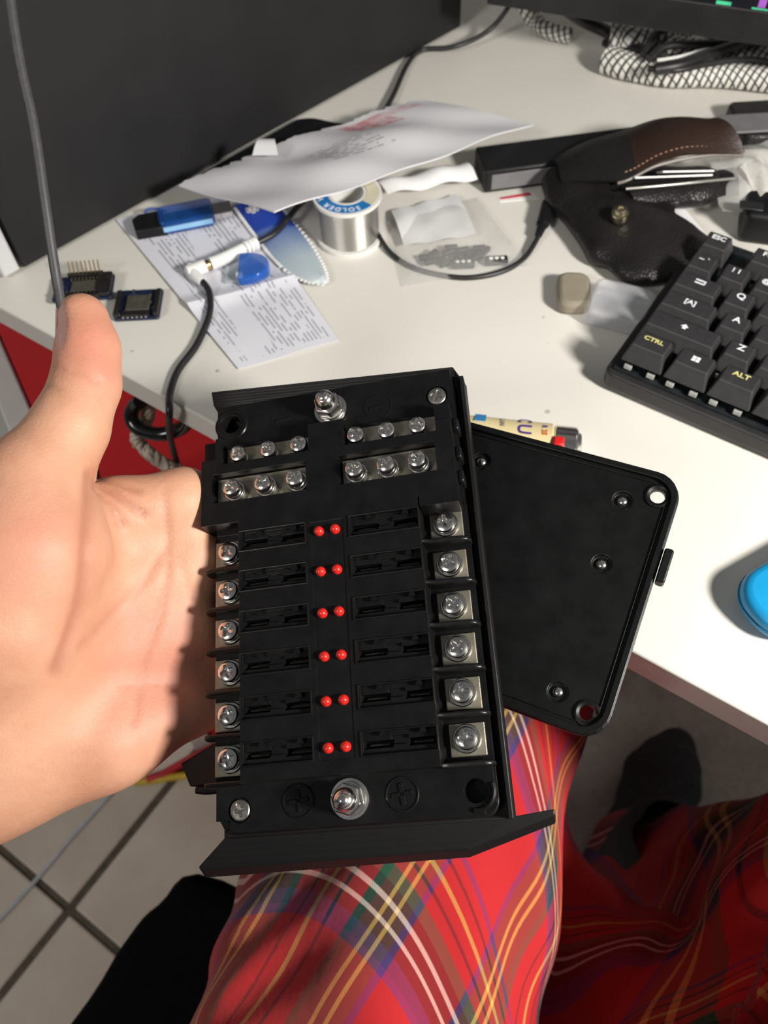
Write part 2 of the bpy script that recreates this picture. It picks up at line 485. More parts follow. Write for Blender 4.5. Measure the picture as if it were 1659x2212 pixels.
# ------------------------------------------------------------------ monitor
m0 = at(1112, 2, 0.055); m1 = at(1659, 84, 0.055)
mo = thing('monitor', 'black computer monitor whose lower bezel and lit screen edge show', 'monitor', frame(m0, m1 - m0))
MB().box((0.255, 0.014, 0.165), (0.55, 0.026, 0.33)).build('housing', M_black, mo, bevel=0.002)
# the screen starts where its lower edge is seen
_pn = mo.matrix_world.to_3x3() @ Vector((0, 1, 0)); _r = ray(1600, 13); _pt = CAMPOS + _r * (((m0 - CAMPOS).dot(_pn)) / _r.dot(_pn)); SB = _pt.z - m0.z
MB().box((0.255, 0.000, SB / 2 - 0.002), (0.55, 0.006, SB + 0.004)).build('lower_bezel', plain('bezel_black', (0.016, 0.016, 0.017), 0.4), mo, bevel=0.001)
MB().box((0.255, 0.000, 0.325), (0.55, 0.006, 0.010)).build('upper_bezel', MAT['bezel_black'], mo, bevel=0.001)
MB().box((-0.015, 0.000, 0.175), (0.010, 0.006, 0.29)).build('side_bezel', MAT['bezel_black'], mo, bevel=0.001)
MB().box((0.525, 0.000, 0.175), (0.010, 0.006, 0.29)).build('side_bezel', MAT['bezel_black'], mo, bevel=0.001)
def screen_mat():
    t = NT('lit_screen'); v = t.coord()
    br = t.n('ShaderNodeTexBrick'); br.inputs['Scale'].default_value = 30; br.inputs['Mortar Size'].default_value = 0.16
    br.inputs['Color1'].default_value = (0.05, 0.85, 0.40, 1); br.inputs['Color2'].default_value = (0.5, 0.10, 0.75, 1); br.inputs['Mortar'].default_value = (0.008, 0.008, 0.012, 1)
    mp = t.n('ShaderNodeMapping'); mp.inputs['Rotation'].default_value = (PI / 2, 0, 0); t.l(v, mp.inputs[0]); t.l(mp.outputs[0], br.inputs[0])
    t.base((0.005, 0.005, 0.006)); t.set(Roughness=0.25); t.l(br.outputs['Color'], t.b.inputs['Emission Color']); t.set(Emission_Strength=0.8); return t.m
MB().box((0.255, -0.0008, (SB + 0.32) / 2), (0.53, 0.001, 0.32 - SB)).build('screen', screen_mat(), mo, 0)
MB().box((0.255, 0.075, 0.08), (0.07, 0.10, 0.10)).build('stand_neck', M_black, mo, bevel=0.003)
M_glow = []
for nm_, c_ in (('screen_green', (0.10, 0.95, 0.45)), ('screen_violet', (0.62, 0.16, 0.85))):
    t = NT(nm_); t.base((0.01, 0.01, 0.01)); t.set(Emission_Strength=0.9); f_ = t.noise(t.coord(), 120, 2)
    t.l(t.ramp(f_, [(0.3, tuple(q * .7 for q in c_)), (0.7, c_)]), t.b.inputs['Emission Color']); M_glow.append(t.m)
def on_screen(px, py):
    r_ = ray(px, py); return mo.matrix_world.inverted() @ (CAMPOS + r_ * (((m0 - CAMPOS).dot(_pn)) / r_.dot(_pn)))
for (x0, x1, y_, c_) in ((1548, 1580, 2, 0), (1624, 1659, 17, 0), (1640, 1656, 4, 1), (1672, 1710, 25, 0), (1600, 1616, -16, 1)):
    p_, q_ = on_screen(x0, y_), on_screen(x1, y_ + (x1 - x0) * .16)
    MB().box(((p_.x + q_.x) / 2, -0.0015, p_.z), (q_.x - p_.x, 0.0006, 0.0020 if c_ == 0 else 0.005)).build('screen_icon', M_glow[c_], mo, 0)
zb = -0.055
MB().prism(rrect(0.22, 0.10, 0.02, 5, (0.255, 0.16)), zb, zb + 0.010).build('stand_foot', M_black, mo, bevel=0.002)
MB().box((0.255, 0.125, -0.01), (0.05, 0.018, 0.09)).build('stand_post', M_black, mo, bevel=0.002)
# ------------------------------------------------------------------ fuse box (held in the hand)
BOXM = Matrix(((0.80604953, -0.59161746, -0.01652095, -0.09666840),
               (0.55853449, 0.76961574, -0.30940402, 0.09644010),
               (0.19576360, 0.24016744, 0.95078715, 0.06806254 + DZ),
               (0, 0, 0, 1)))
fb = thing('fuse_box', 'black twelve-way fuse box with red indicator lights and screw terminals, held in the hand', 'fuse box', BOXM)
mm = 0.001; PIT = 15.8
ROWS = [(2.5 - i) * PIT for i in range(6)]

def step_mesh(rects, floor):
    """stepped block: rects painted in order (u0,u1,v0,v1,h); h None = empty"""
    us = sorted({r[0] for r in rects} | {r[1] for r in rects}); vs = sorted({r[2] for r in rects} | {r[3] for r in rects})
    H = {}
    for i in range(len(us) - 1):
        for j in range(len(vs) - 1):
            cu, cv = (us[i] + us[i + 1]) / 2, (vs[j] + vs[j + 1]) / 2; h = None
            for r in rects:
                if r[0] < cu < r[1] and r[2] < cv < r[3]: h = r[4]
            H[i, j] = h
    bm = bmesh.new(); cache = {}
    def vert(u, v, w):
        k = (round(u, 3), round(v, 3), round(w, 3))
        if k not in cache: cache[k] = bm.verts.new((u * mm, v * mm, w * mm))
        return cache[k]
    levels = sorted({h for h in H.values() if h is not None} | {floor})
    def face(ps):
        try: bm.faces.new([vert(*p) for p in ps])
        except ValueError: pass
    def wall(pa, pb, lo, hi):           # outward side handled by recalc
        L = [z for z in levels if lo <= z <= hi]
        for a, b in zip(L[:-1], L[1:]): face([(*pa, a), (*pb, a), (*pb, b), (*pa, b)])
    nu, nv = len(us) - 1, len(vs) - 1
    for (i, j), h in H.items():
        if h is None: continue
        u0, u1, v0, v1 = us[i], us[i + 1], vs[j], vs[j + 1]
        face([(u0, v0, h), (u1, v0, h), (u1, v1, h), (u0, v1, h)])
        face([(u0, v1, floor), (u1, v1, floor), (u1, v0, floor), (u0, v0, floor)])
        for di, dj, pa, pb in ((-1, 0, (u0, v1), (u0, v0)), (1, 0, (u1, v0), (u1, v1)), (0, -1, (u0, v0), (u1, v0)), (0, 1, (u1, v1), (u0, v1))):
            g = H.get((i + di, j + dj))
            lo = floor if g is None else g
            if lo < h: wall(pa, pb, lo, h)
    bmesh.ops.dissolve_limit(bm, angle_limit=0.01, verts=bm.verts, edges=bm.edges)
    bmesh.ops.recalc_face_normals(bm, faces=bm.faces)
    me = bpy.data.meshes.new('body'); bm.to_mesh(me); bm.free(); return me

RT = [(-48, 51.5, -64.5, 104, -1.0)]
RT += [(-48, -43, -64.5, -60.5, None), (47.5, 51.5, -64.5, -61, None)]
RT += [(-50, -35.3, -48.5, 48.5, -5.0), (35.3, 52, -48.5, 47, -5.0)]
RT += [(-35.3, 35.3, -48.5, 48.5, 8.0)]
RT += [(-51, 50.5, 48.0, 85.0, 8.0)]
RT += [(-51, -47.5, 48, 52, 8.0)]
RT += [(-46.5, -7.5, 57.3, 69.3, 2.0), (5.6, 43.6, 57.3, 69.3, 2.0)]          # lower bus recesses
RT += [(-43, -6, 73.6, 85.0, 0.5), (8.2, 44.6, 73.6, 85.0, 0.5)]              # upper bus recesses
RT += [(-51, -45, 76, 85, 5.0), (45, 50.5, 78, 85, 6.5)]
RT += [(35.8, 50.5, 43.9, 48.5, 8.0)]
RT += [(-12, 12, -56, -48.5, -1.0)]
body_me = step_mesh(RT, -11.0)
body_me.materials.append(M_abs); body_me.materials.append(M_absd)
body = link('housing', body_me, fb); 
# pockets are cut out of the housing: fuse sockets, corner holes
cut = bmesh.new()
def cutbox(c, d):
    r = bmesh.ops.create_cube(cut, size=1.0)
    for v in r['verts']: v.co = Vector(((v.co.x * d[0] + c[0]) * mm, (v.co.y * d[1] + c[1]) * mm, (v.co.z * d[2] + c[2]) * mm))
def cutcyl(c, r, h):
    q = bmesh.ops.create_cone(cut, cap_ends=True, segments=24, radius1=r * mm, radius2=r * mm, depth=h * mm)
    for v in q['verts']: v.co += Vector((c[0] * mm, c[1] * mm, c[2] * mm))
for v in ROWS:
    for s in (-1, 1):
        cutbox((s * 21.8, v + 0.3, 7.4), (26.0, 7.6, 3.2))
        cutbox((s * 14.2, v - 0.1, 5.0), (10.4, 2.6, 9.0)); cutbox((s * 29.6, v - 0.1, 5.0), (9.6, 2.6, 9.0))
        cutbox((s * 21.8, v + 1.0, 5.5), (6.0, 3.0, 2.2))
cutbox((0, 0, 8.2), (12.6, 87, 1.0))
for c in ((-41.8, 95.4), (45.0, -56.8)): cutcyl((c[0], c[1], -4), 4.0, 20)
for c in ((45.2, 93.1), (-39.2, -57.2)): cutcyl((c[0], c[1], 0.6), 4.4, 6.0)
cme = bpy.data.meshes.new('cutter'); cut.to_mesh(cme); cut.free()
cobj = bpy.data.objects.new('cutter', cme); COL.objects.link(cobj); cobj.matrix_world = BOXM
bmod = body.modifiers.new('pockets', 'BOOLEAN'); bmod.operation = 'DIFFERENCE'; bmod.object = cobj; bmod.solver = 'EXACT'; bmod.use_self = True
bpy.context.view_layer.update()
dg = bpy.context.evaluated_depsgraph_get()
nme = bpy.data.meshes.new_from_object(body.evaluated_get(dg))
body.modifiers.clear(); body.data = nme; bpy.data.objects.remove(cobj)
nme.name = 'housing'
nme.materials.clear(); nme.materials.append(M_abs)
nme.polygons.foreach_set('material_index', [0] * len(nme.polygons))
add_bevel(body, 0.00055, 2, 35)

# rounded skirt under the housing
MB(mm).prism(rrect(102, 170, 6, 5, (1.5, 19.6)), -12.5, -8).build('skirt', M_abs, fb, bevel=0.0008)

# pan head with a cross recess
def screw_mesh(r, h, washer, mat, name):
    """pan head as a fine polar mesh with a sunk cross"""
    b = MB(mm); seg = 48
    rad = [0.0] + [r * (k + 1) / 13 for k in range(13)]
    vs, fs = [], []
    def top(q, a):
        z = h * (1 - 0.30 * (q / r) ** 3) if q < r * .97 else h * .55
        x, y = q * math.cos(a), q * math.sin(a)
        L, Wd = r * .64, r * .17
        inside = (abs(x) < L and abs(y) < Wd * (1.25 - .5 * abs(x) / L)) or (abs(y) < L and abs(x) < Wd * (1.25 - .5 * abs(y) / L))
        if inside: z -= h * .62 * (1 - .35 * q / L)
        return (x, y, z)
    for q in rad:
        for k in range(seg): vs.append(top(max(q, 1e-3), 2 * PI * k / seg))
    for k in range(seg): vs.append((r * math.cos(2 * PI * k / seg), r * math.sin(2 * PI * k / seg), 0))
    n = len(rad) + 1
    for i_ in range(n - 1):
        for k in range(seg):
            k2 = (k + 1) % seg
            fs.append((i_ * seg + k, (i_ + 1) * seg + k, (i_ + 1) * seg + k2, i_ * seg + k2))
    fs.append(tuple(range(seg)))
    return b.add(vs, fs).mesh(name, mat, 32)
SCR = screw_mesh(4.0, 2.6, 0, M_chrome, 'screw_head')
SCRB = screw_mesh(3.5, 3.0, 0, M_chrome, 'bus_screw_head')
SCRD = screw_mesh(3.7, 1.5, 0, M_darksteel, 'corner_screw_head')
WASH = MB(mm).lathe([(2.2, 0), (4.9, 0), (5.0, 0.35), (4.7, 0.8), (2.2, 0.8)], 24, closed=True).mesh('washer', M_chrome)
SHANK = MB(mm).lathe([(2.6, 0), (2.6, 1.2)] + [x for k in range(5) for x in ((2.9, 1.4 + k * 0.55), (2.5, 1.65 + k * 0.55))] + [(2.8, 4.3), (2.8, 4.6)], 20).mesh('shank', M_chrome)
LWASH = MB(mm).lathe([(1.8, 0), (4.3, 0), (4.4, 0.3), (4.2, 0.6), (3.8, 0.7), (3.8, 1.3), (1.8, 1.3)], 24, closed=True).mesh('spring_washer', M_chrome)

def T(u, v, w, rz=0, rx=0, ry=0):
    return Matrix.Translation((u * mm, v * mm, w * mm)) @ Matrix.Rotation(rz, 4, 'Z') @ Matrix.Rotation(rx, 4, 'X') @ Matrix.Rotation(ry, 4, 'Y')
rnd = random.Random(3)
plate_me = MB(mm).box((0, 0, 0), (12.6, 11.2, 1.2)).mesh('terminal_plate', M_plate, 0)
for s in (-1, 1):
    for i, v in enumerate(ROWS):
        p = link('terminal_plate', plate_me, fb, T(s * 43.3 + (0.4 if s > 0 else -0.2), v - 0.3, -4.4)); add_bevel(p, 0.0003, 2)
        sc = link('terminal_screw', SCR, fb, T(s * 43.5, v, -2.2, rnd.uniform(0, PI)))
        link('washer', WASH, sc, Matrix.Translation((0, 0, -0.0015)))
# dividers between the terminals
fin_prof = [(35, -6), (52.6, -6), (52.8, -2.0), (51.8, 1.2), (49.0, 2.6), (37.5, 3.4), (35, 5.5)]
def fin_mesh(s):
    b = MB(mm); vs = []
    for t in (-0.95, 0.95):
        for (u, w) in fin_prof: vs.append((s * u, t, w))
    n = len(fin_prof)
    fs = [tuple(range(n)), tuple(range(2 * n - 1, n - 1, -1))] + [(i, n + i, n + (i + 1) % n, (i + 1) % n) for i in range(n)]
    b.add(vs, fs); me = b.mesh('divider', M_abs, 50)
    bm = bmesh.new(); bm.from_mesh(me); bmesh.ops.recalc_face_normals(bm, faces=bm.faces); bm.to_mesh(me); bm.free(); return me
for s in (-1, 1):
    fm = fin_mesh(s)
    for k in range(-3, 4):
        v = k * PIT
        if k == 3: continue
        o = link('divider', fm, fb, T(0, v - (0.8 if k == -3 else 0), 0)); add_bevel(o, 0.0006, 2)
# fuse socket rims, contact blades
rim_me = step_mesh([(-13.6, 13.6, -4.4, 4.4, 0.55), (-12.9, 12.9, -3.7, 3.7, None)], -0.6); rim_me.materials.append(M_abs)
blade_me = MB(mm).box((0, 0, 0), (7.0, 0.6, 3.0)).mesh('contact_blade', plain('dull_socket_brass', (0.012, 0.011, 0.009), 0.5, 0.3), 0)
key_me = MB(mm).prism([(-1.2, -0.8), (1.2, -0.8), (0.6, 1.0), (-0.6, 1.0)], 0, 1.6).mesh('key_tab', M_abs, 0)
for s in (-1, 1):
    for v in ROWS:
        o = link('socket_rim', rim_me, fb, T(s * 21.8, v + 0.3, 8.0)); add_bevel(o, 0.0003, 2)
        for q in (14.2, 29.6): link('contact_blade', blade_me, o, T(s * q - s * 21.8, -0.4, -6.4))
        for q in (-5.6, 8.4): link('key_tab', key_me, o, T(q, 3.0, -1.5))
# indicator strip and lights
M_led = plain('red_indicator_lens', (0.58, 0.018, 0.012), 0.22, 0.0, 0.15, 600, Coat_Weight=0.4)
led_me = MB(mm).lathe([(1.9, 0), (1.9, 0.9), (1.75, 1.6), (1.3, 2.25), (0.62, 2.6), (0.06, 2.7)], 16).mesh('indicator_light', M_led, 60)
for v in ROWS:
    for s in (-1, 1): link('indicator_light', led_me, fb, T(s * 3.15, v, 7.6))
# bus plates and screws
for (u0, u1, v0, v1, w) in ((-46, -8, 57.6, 69, 2.6), (6, 43.3, 57.6, 69, 2.6), (-42.6, -6.4, 74, 82.6, 1.1), (8.6, 44.2, 74, 82.9, 1.1)):
    o = MB(mm).box(((u0 + u1) / 2, (v0 + v1) / 2, w), (u1 - u0, v1 - v0, 1.2)).build('bus_plate', M_plate, fb, 0, 0.00025)
for uu in ((-37.6, -24.6, -11.6), (12.2, 24.6, 36.6)):
    for u in uu:
        b = link('bus_screw', SCRB, fb, T(u, 62.0, 8.6, rnd.uniform(0, PI), rnd.uniform(-.05, .05)))
        link('shank', SHANK, b, T(0, 0, -5.4)); link('spring_washer', LWASH, b, T(0, 0, -2.9))
for uu in ((-36, -23.2, -10.6), (12.8, 25.2, 37.4)):
    for u in uu:
        b = link('bus_screw', SCRB, fb, T(u, 77.6, 5.2, rnd.uniform(0, PI), rnd.uniform(-.05, .05)))
        link('shank', SHANK, b, Matrix.Translation((0, 0, -0.0035)) @ Matrix.Diagonal((1, 1, 0.76, 1)))
# power studs
hexp = [(5.6 * math.cos(PI / 3 * k), 5.6 * math.sin(PI / 3 * k)) for k in range(6)]
nut_me = MB(mm).prism(hexp, 0, 4.4).mesh('nut', M_chrome, 0)
bigw = MB(mm).lathe([(3.0, 0), (6.9, 0), (7.0, 0.4), (6.8, 1.2), (3.0, 1.2)], 28, closed=True).mesh('stud_washer', M_chrome)
ringw = MB(mm).lathe([(3.0, 0), (5.6, 0), (5.8, 0.6), (5.6, 1.5), (3.0, 1.5)], 28, closed=True).mesh('lock_washer', M_chrome)
stud_me = MB(mm).lathe([(2.75, -6), (2.75, 0)] + [x for k in range(14) for x in ((2.9, 0.3 + k * 0.8), (2.5, 0.7 + k * 0.8))] + [(2.7, 11.6), (1.9, 13.0), (0.1, 13.2)], 20).mesh('stud', M_chrome, 60)
acorn = MB(mm).lathe([(4.1, 0), (4.1, 1.2), (3.7, 3.4), (2.6, 4.9), (0.1, 5.4)], 20).mesh('cap', M_chrome, 60)
for (u, v, tilt) in ((1.6, -56.2, 0.05), (1.6, 94.2, -0.04)):
    st = link('power_stud', stud_me, fb, T(u, v, -1.0, 0.3, tilt))
    link('washer', bigw, st, T(0, 0, 0.2)); link('lock_washer', ringw, st, T(0, 0, 1.4)); 
    n = link('nut', nut_me, st, T(0, 0, 3.0, 0.4)); add_bevel(n, 0.0006, 2)
    link('stud_cap', acorn, st, T(0, 0, 7.3))
for (u, v) in ((45.2, 93.1), (-39.2, -57.2)):
    link('corner_screw', SCRD, fb, T(u, v, -2.2, rnd.uniform(0, PI)))
for (u, v) in ((45.0, -56.8),):
    pass
# cup round the lower right hole, boss of the lower left screw
for (u, v, a0, a1) in ((45.0, -56.8, -100, 20),):
    pts = [(u + 6.2 * math.cos(math.radians(a)), v + 6.2 * math.sin(math.radians(a)), -0.6) for a in np.linspace(a0, a1, 10)]
    MB(mm).tube(pts, 0.9, 8, 3).build('hole_collar', M_abs, fb)
MB(mm).lathe([(3.95, -11), (7.4, -11), (7.4, -1.2), (6.8, -0.6), (5.2, -0.6), (4.6, -1.6), (4.6, -3.0), (3.95, -3.0)], 28, closed=True, c=(-41.8, 95.4, 0)).build('hole_boss', M_abs, fb)
MB(mm).lathe([(3.95, -11), (7.4, -11), (7.4, -1.0), (6.8, -0.5), (5.0, -0.5), (4.6, -1.6)], 28, c=(-40.2, -57.2, -0.7)).build('screw_boss', M_abs, fb)
# moulded plus and minus marks
def mark(u, v, plus):
    d = MB(mm).lathe([(5.2, 0), (5.9, 0), (5.9, 0.15 if not plus else 0.4), (5.6, 0.22 if not plus else 0.55), (5.2, 0.15 if not plus else 0.4)], 28, closed=True).build('polarity_mark', M_abs, fb, local=T(u, v, -1.05, 0.12))
    MB(mm).box((0, 0, 0.3 if plus else 0), (7.4, 1.6, 0.7)).build('bar', M_abs, d, 0, 0.0002)
    if plus: MB(mm).box((0, 0, 0.3), (1.6, 7.4, 0.7)).build('bar', M_abs, d, 0, 0.0002)
mark(-17.2, -55.6, True); mark(19.9, -56.0, True); mark(-19.0, 93.8, False); mark(21.0, 92.5, False)
# moulded clips down the right flank
for v in (78, 66, 56):
    MB(mm).box((51.6, v, -2.0), (2.6, 5.0, 9.0)).build('side_clip', M_abs, fb, bevel=0.0008)

# ------------------------------------------------------------------ printed mounting bracket under the box
br = thing('mounting_bracket', 'black printed plastic bracket clipped under the fuse box, with flared ends', 'bracket', BOXM)
MB(mm).prism([(-50, -66.5), (56.2, -66.5), (56.2, 103), (-50, 103)], -19, -12.6).build('base_plate', M_print, br, bevel=0.0006)
MB(mm).box((55.3, 18.3, -12.0), (1.8, 169.5, 12.0)).build('side_rim', M_print, br, bevel=0.0004)
def slab(name, top, dn):
    b = MB(mm); n = len(top); vs = [p for p in top] + [(p[0] + dn[0], p[1] + dn[1], p[2] + dn[2]) for p in top]
    b.add(vs, [tuple(range(n)), tuple(range(2 * n - 1, n - 1, -1))] + [(i, n + i, n + (i + 1) % n, (i + 1) % n) for i in range(n)])
    me = b.mesh(name, M_print, 0)
    bm = bmesh.new(); bm.from_mesh(me); bmesh.ops.recalc_face_normals(bm, faces=bm.faces); bm.to_mesh(me); bm.free()
    o = link(name, me, br); add_bevel(o, 0.0005, 2); return o
slab('lower_flange', [(-52, -65.5, -19.0), (-63.5, -75.5, -20.5), (-62.5, -76.8, -20.8), (38, -75.5, -20.5), (69.5, -66.2, -20.2), (69.8, -64.0, -20.0), (55, -65.5, -19.0)], (-0.3, -3.0, -5.5))
slab('upper_flange', [(-49, 101, -12.8), (-53.6, 110.5, -9.0), (-54.0, 116.5, -7.5), (52.2, 108.6, -7.5), (56.4, 100.5, -9.0), (55.8, 94, -12.8)], (0.3, 1.2, -4.5))
slab('side_tab', [(-50, -28, -20), (-73, -37.5, -24), (-69, -46.5, -24), (-50, -47.0, -20)], (0, 0, -4))
MB(mm).tube([(-50, -48.5, -20), (-60, -48.6, -22), (-65.2, -48.0, -22.4)], 1.6, 10, 5).build('wire_hook', M_print, br)

# ------------------------------------------------------------------ lid held behind the box
lx = Vector((0.9, -0.436)).normalized()
LM = BOXM @ (Matrix.Translation((0.1375 , 0.0552, -0.034)) @ Matrix.Rotation(math.atan2(lx.y, lx.x), 4, 'Z'))
ld = thing('fuse_box_lid', 'loose black plastic lid with four screw tips, held behind the fuse box', 'lid', LM)
LL, LWd = 172.0, 109.5      # local: x runs left from the right edge (negative), y down the short edge (negative)
b = MB(mm)
outer = rrect(LL, LWd, 11, 6, (-LL / 2, -LWd / 2)); holes = [(-8.3, -10.0), (-8.6, -100.6)]
lidme = MB(mm).prism(outer, -3.0, 0.0).mesh('lid_plate', M_lid, 0)
lo = link('lid_plate', lidme, ld)
c = MB(mm)
for h in holes: c.lathe([(2.9, -12), (2.9, 6)], 24, (h[0], h[1], 0))
scr = [(-20.7, -15.7), (-20.7, -43.6), (-21.2, -96.8), (-81.0, -15.8)]
for h in scr: c.lathe([(3.8, -1.6), (3.8, 6)], 24, (h[0], h[1], 0))
co = link('tmp', c.mesh('tmp', M_lid, 0), None); co.matrix_world = LM
bo = lo.modifiers.new('b', 'BOOLEAN'); bo.object = co; bo.operation = 'DIFFERENCE'; bo.solver = 'EXACT'; bo.use_self = True
bpy.context.view_layer.update()
nm = bpy.data.meshes.new_from_object(lo.evaluated_get(bpy.context.evaluated_depsgraph_get()))
lo.modifiers.clear(); lo.data = nm; nm.materials.clear(); nm.materials.append(M_lid); nm.polygons.foreach_set('material_index', [0] * len(nm.polygons)); bpy.data.objects.remove(co); add_bevel(lo, 0.0005, 2, 50)
def ring(outer, inner, z0, z1, name):
    b = MB(mm); n = len(outer)
    vs = [(p[0], p[1], z) for z in (z0, z1) for q in (outer, inner) for p in q]
    fs = []
    for i in range(n):
        j = (i + 1) % n
        fs += [(i, j, 2 * n + j, 2 * n + i), (n + j, n + i, 3 * n + i, 3 * n + j), (2 * n + i, 2 * n + j, 3 * n + j, 3 * n + i), (j, i, n + i, n + j)]
    return b.add(vs, fs).build(name, M_lid, ld, 0, 0.0004)
ring(rrect(LL - 1.0, LWd - 1.0, 10.5, 6, (-LL / 2, -LWd / 2)), rrect(LL - 6.4, LWd - 6.4, 8.5, 6, (-LL / 2, -LWd / 2)), -0.2, 2.0, 'raised_rim')
ring(rrect(LL - 9.0, LWd - 9.0, 7.5, 6, (-LL / 2, -LWd / 2)), rrect(LL - 10.0, LWd - 10.0, 7, 6, (-LL / 2, -LWd / 2)), -0.2, 0.7, 'inner_bead')
TIP = MB(mm).lathe([(2.1, 0), (2.1, 0.9), (1.7, 1.5), (0.8, 1.9), (0.1, 1.95)], 16).mesh('screw_tip', M_chrome, 60)
for h in scr: link('screw_tip', TIP, ld, T(h[0], h[1], -1.7))
for h in holes: MB(mm).lathe([(2.95, -0.2), (5.2, -0.2), (5.0, 0.7), (4.2, 0.9), (3.1, 0.4)], 24, closed=True, c=(h[0], h[1], 0)).build('hole_collar', M_lid, ld)
MB(mm).prism(rrect(3.6, 14, 1.2, 4, (2.0, -37.5)), -4.0, 3.2).build('latch', M_lid, ld, bevel=0.0006)
# ------------------------------------------------------------------ keyboard
kb = thing('keyboard', 'compact black mechanical keyboard with white legends at the right of the desk', 'keyboard', (0, 0, 0))
KX0, KY0, U1 = -0.0826, 0.3380, 0.01905
M_kcase = plain('keyboard_case', (0.020, 0.020, 0.021), 0.42, 0, 0.15, 60, 0.1)
M_key = plain('keycap_plastic', (0.026, 0.026, 0.028), 0.48, 0, 0.12, 200, 0.15, 2500)
M_leg = plain('white_legend', (0.75, 0.78, 0.80), 0.5, 0, 0.03)
M_legy = plain('yellow_legend', (0.62, 0.58, 0.22), 0.5, 0, 0.03)
M_sw = plain('clear_switch_body', (0.35, 0.36, 0.34), 0.3, 0, 0.3, 300)
kw, kd = 0.2986, 0.1385
cx0 = KX0 - 0.0055 + kw / 2; cy0 = KY0 - 0.0145 + kd / 2
MB().prism(rrect(kw, kd, 0.006, 5, (cx0, cy0)), DZ + 0.003, DZ + 0.0135).build('case', M_kcase, kb, bevel=0.0016, seg=3)
MB().box((cx0, cy0, DZ + 0.0142), (kw - 0.008, kd - 0.008, 0.0016)).build('switch_plate', plain('plate_black', (0.012, 0.014, 0.016), 0.4, 0, 0.5, 160), kb)
for sx in (-1, 1):
    for sy in (-1, 1): MB().box((cx0 + sx * 0.13, cy0 + sy * 0.055, DZ + 0.0016), (0.02, 0.008, 0.0032)).build('rubber_foot', M_black, kb)
def key_mesh(wu):
    b = MB(); w = wu * U1 - 0.0009; d = U1 - 0.0009
    b.frustum((0, 0, 0), (w, d), (w - 0.0052, d - 0.0062), 0.0098, (0, 0.0010)); return b.mesh('key', M_key, 0)
KM = {}
rows = [
    (0, [('CTRL', 1.25), ('WIN', 1.25), ('ALT', 1.25), ('', 6.25), ('ALT', 1), ('FN', 1), ('CTRL', 1), ('<', 1), ('v', 1), ('>', 1)]),
    (1, [('SH', 2.25)] + [(k, 1) for k in 'ZXCVBNM,./'] + [('SHIFT', 1.75), ('^', 1)]),
    (2, [('[A]', 1.75)] + [(k, 1) for k in "ASDFGHJKL;'"] + [('ENTER', 2.25)]),
    (3, [('TAB', 1.5)] + [(k, 1) for k in 'QWERTYUIOP[]'] + [('\\', 1.5)]),
    (4, [('~ `', 1)] + [('! 1', 1), ('@ 2', 1), ('# 3', 1), ('$ 4', 1), ('% 5', 1), ('^ 6', 1), ('& 7', 1), ('* 8', 1), ('( 9', 1), (') 0', 1), ('_ -', 1), ('+ =', 1), ('BACK', 2)]),
    (5.18, [('ESC', 1), (None, 0.5)] + [('F%d' % k, 1) for k in range(1, 13)] + [('DEL', 1.0)]),
]
rk = random.Random(5)
for ri, keys in rows:
    x = KX0
    for nm, wu in keys:
        xc = x + wu * U1 / 2; x += wu * U1
        if nm is None: continue
        if wu not in KM: KM[wu] = key_mesh(wu)
        tilt = -0.06 + 0.025 * ri
        k = link('key', KM[wu], kb, Matrix.Translation((xc, KY0 + ri * U1, DZ + 0.0205)) @ Matrix.Rotation(tilt, 4, 'X')); add_bevel(k, 0.0007, 2)
        zt = 0.00995
        yel = nm in ('CTRL', 'ALT')
        if nm == 'WIN':
            for (a, c) in ((-1, 0), (0, 0), (-1, -1), (0, -1)):
                MB().box((0.0005 + a * 0.0022 + 0.0006, 0.0028 + c * 0.0022, zt), (0.0019, 0.0019, 0.0001)).build('legend', M_leg, k, 0)
        elif nm == 'TAB':
            for a in (-1, 1): MB().box((0.0006, 0.0026 + a * 0.0012, zt), (0.0058, 0.0011, 0.0001)).build('legend', M_leg, k, 0)
            MB().box((0.0006 + 0.0026, 0.0026, zt), (0.0008, 0.0034, 0.0001)).build('legend', M_leg, k, 0)
        elif nm == 'SH':
            MB().prism([(-.0022, .0022), (0, .0045), (.0022, .0022), (.001, .0022), (.001, .0004), (-.001, .0004), (-.001, .0022)], zt - .00005, zt + .00005).build('legend', M_leg, k, 0)
        elif nm:
            sz = 0.0050 if len(nm) <= 3 else 0.0045
            if len(nm) == 1: sz = 0.0062
            me = text_mesh(nm, sz, 0.00004, M_legy if yel else M_leg, bold=0.00012)
            link('legend', me, k, Matrix.Translation((0, 0.0030, zt)))
        if ri <= 1:
            for q in (-0.27, 0.27):
                MB().box((q * U1 * min(wu, 1.3), -0.0082, -0.0035), (0.0042, 0.002, 0.0026)).build('switch_housing', M_sw, k, 0, 0.0003)

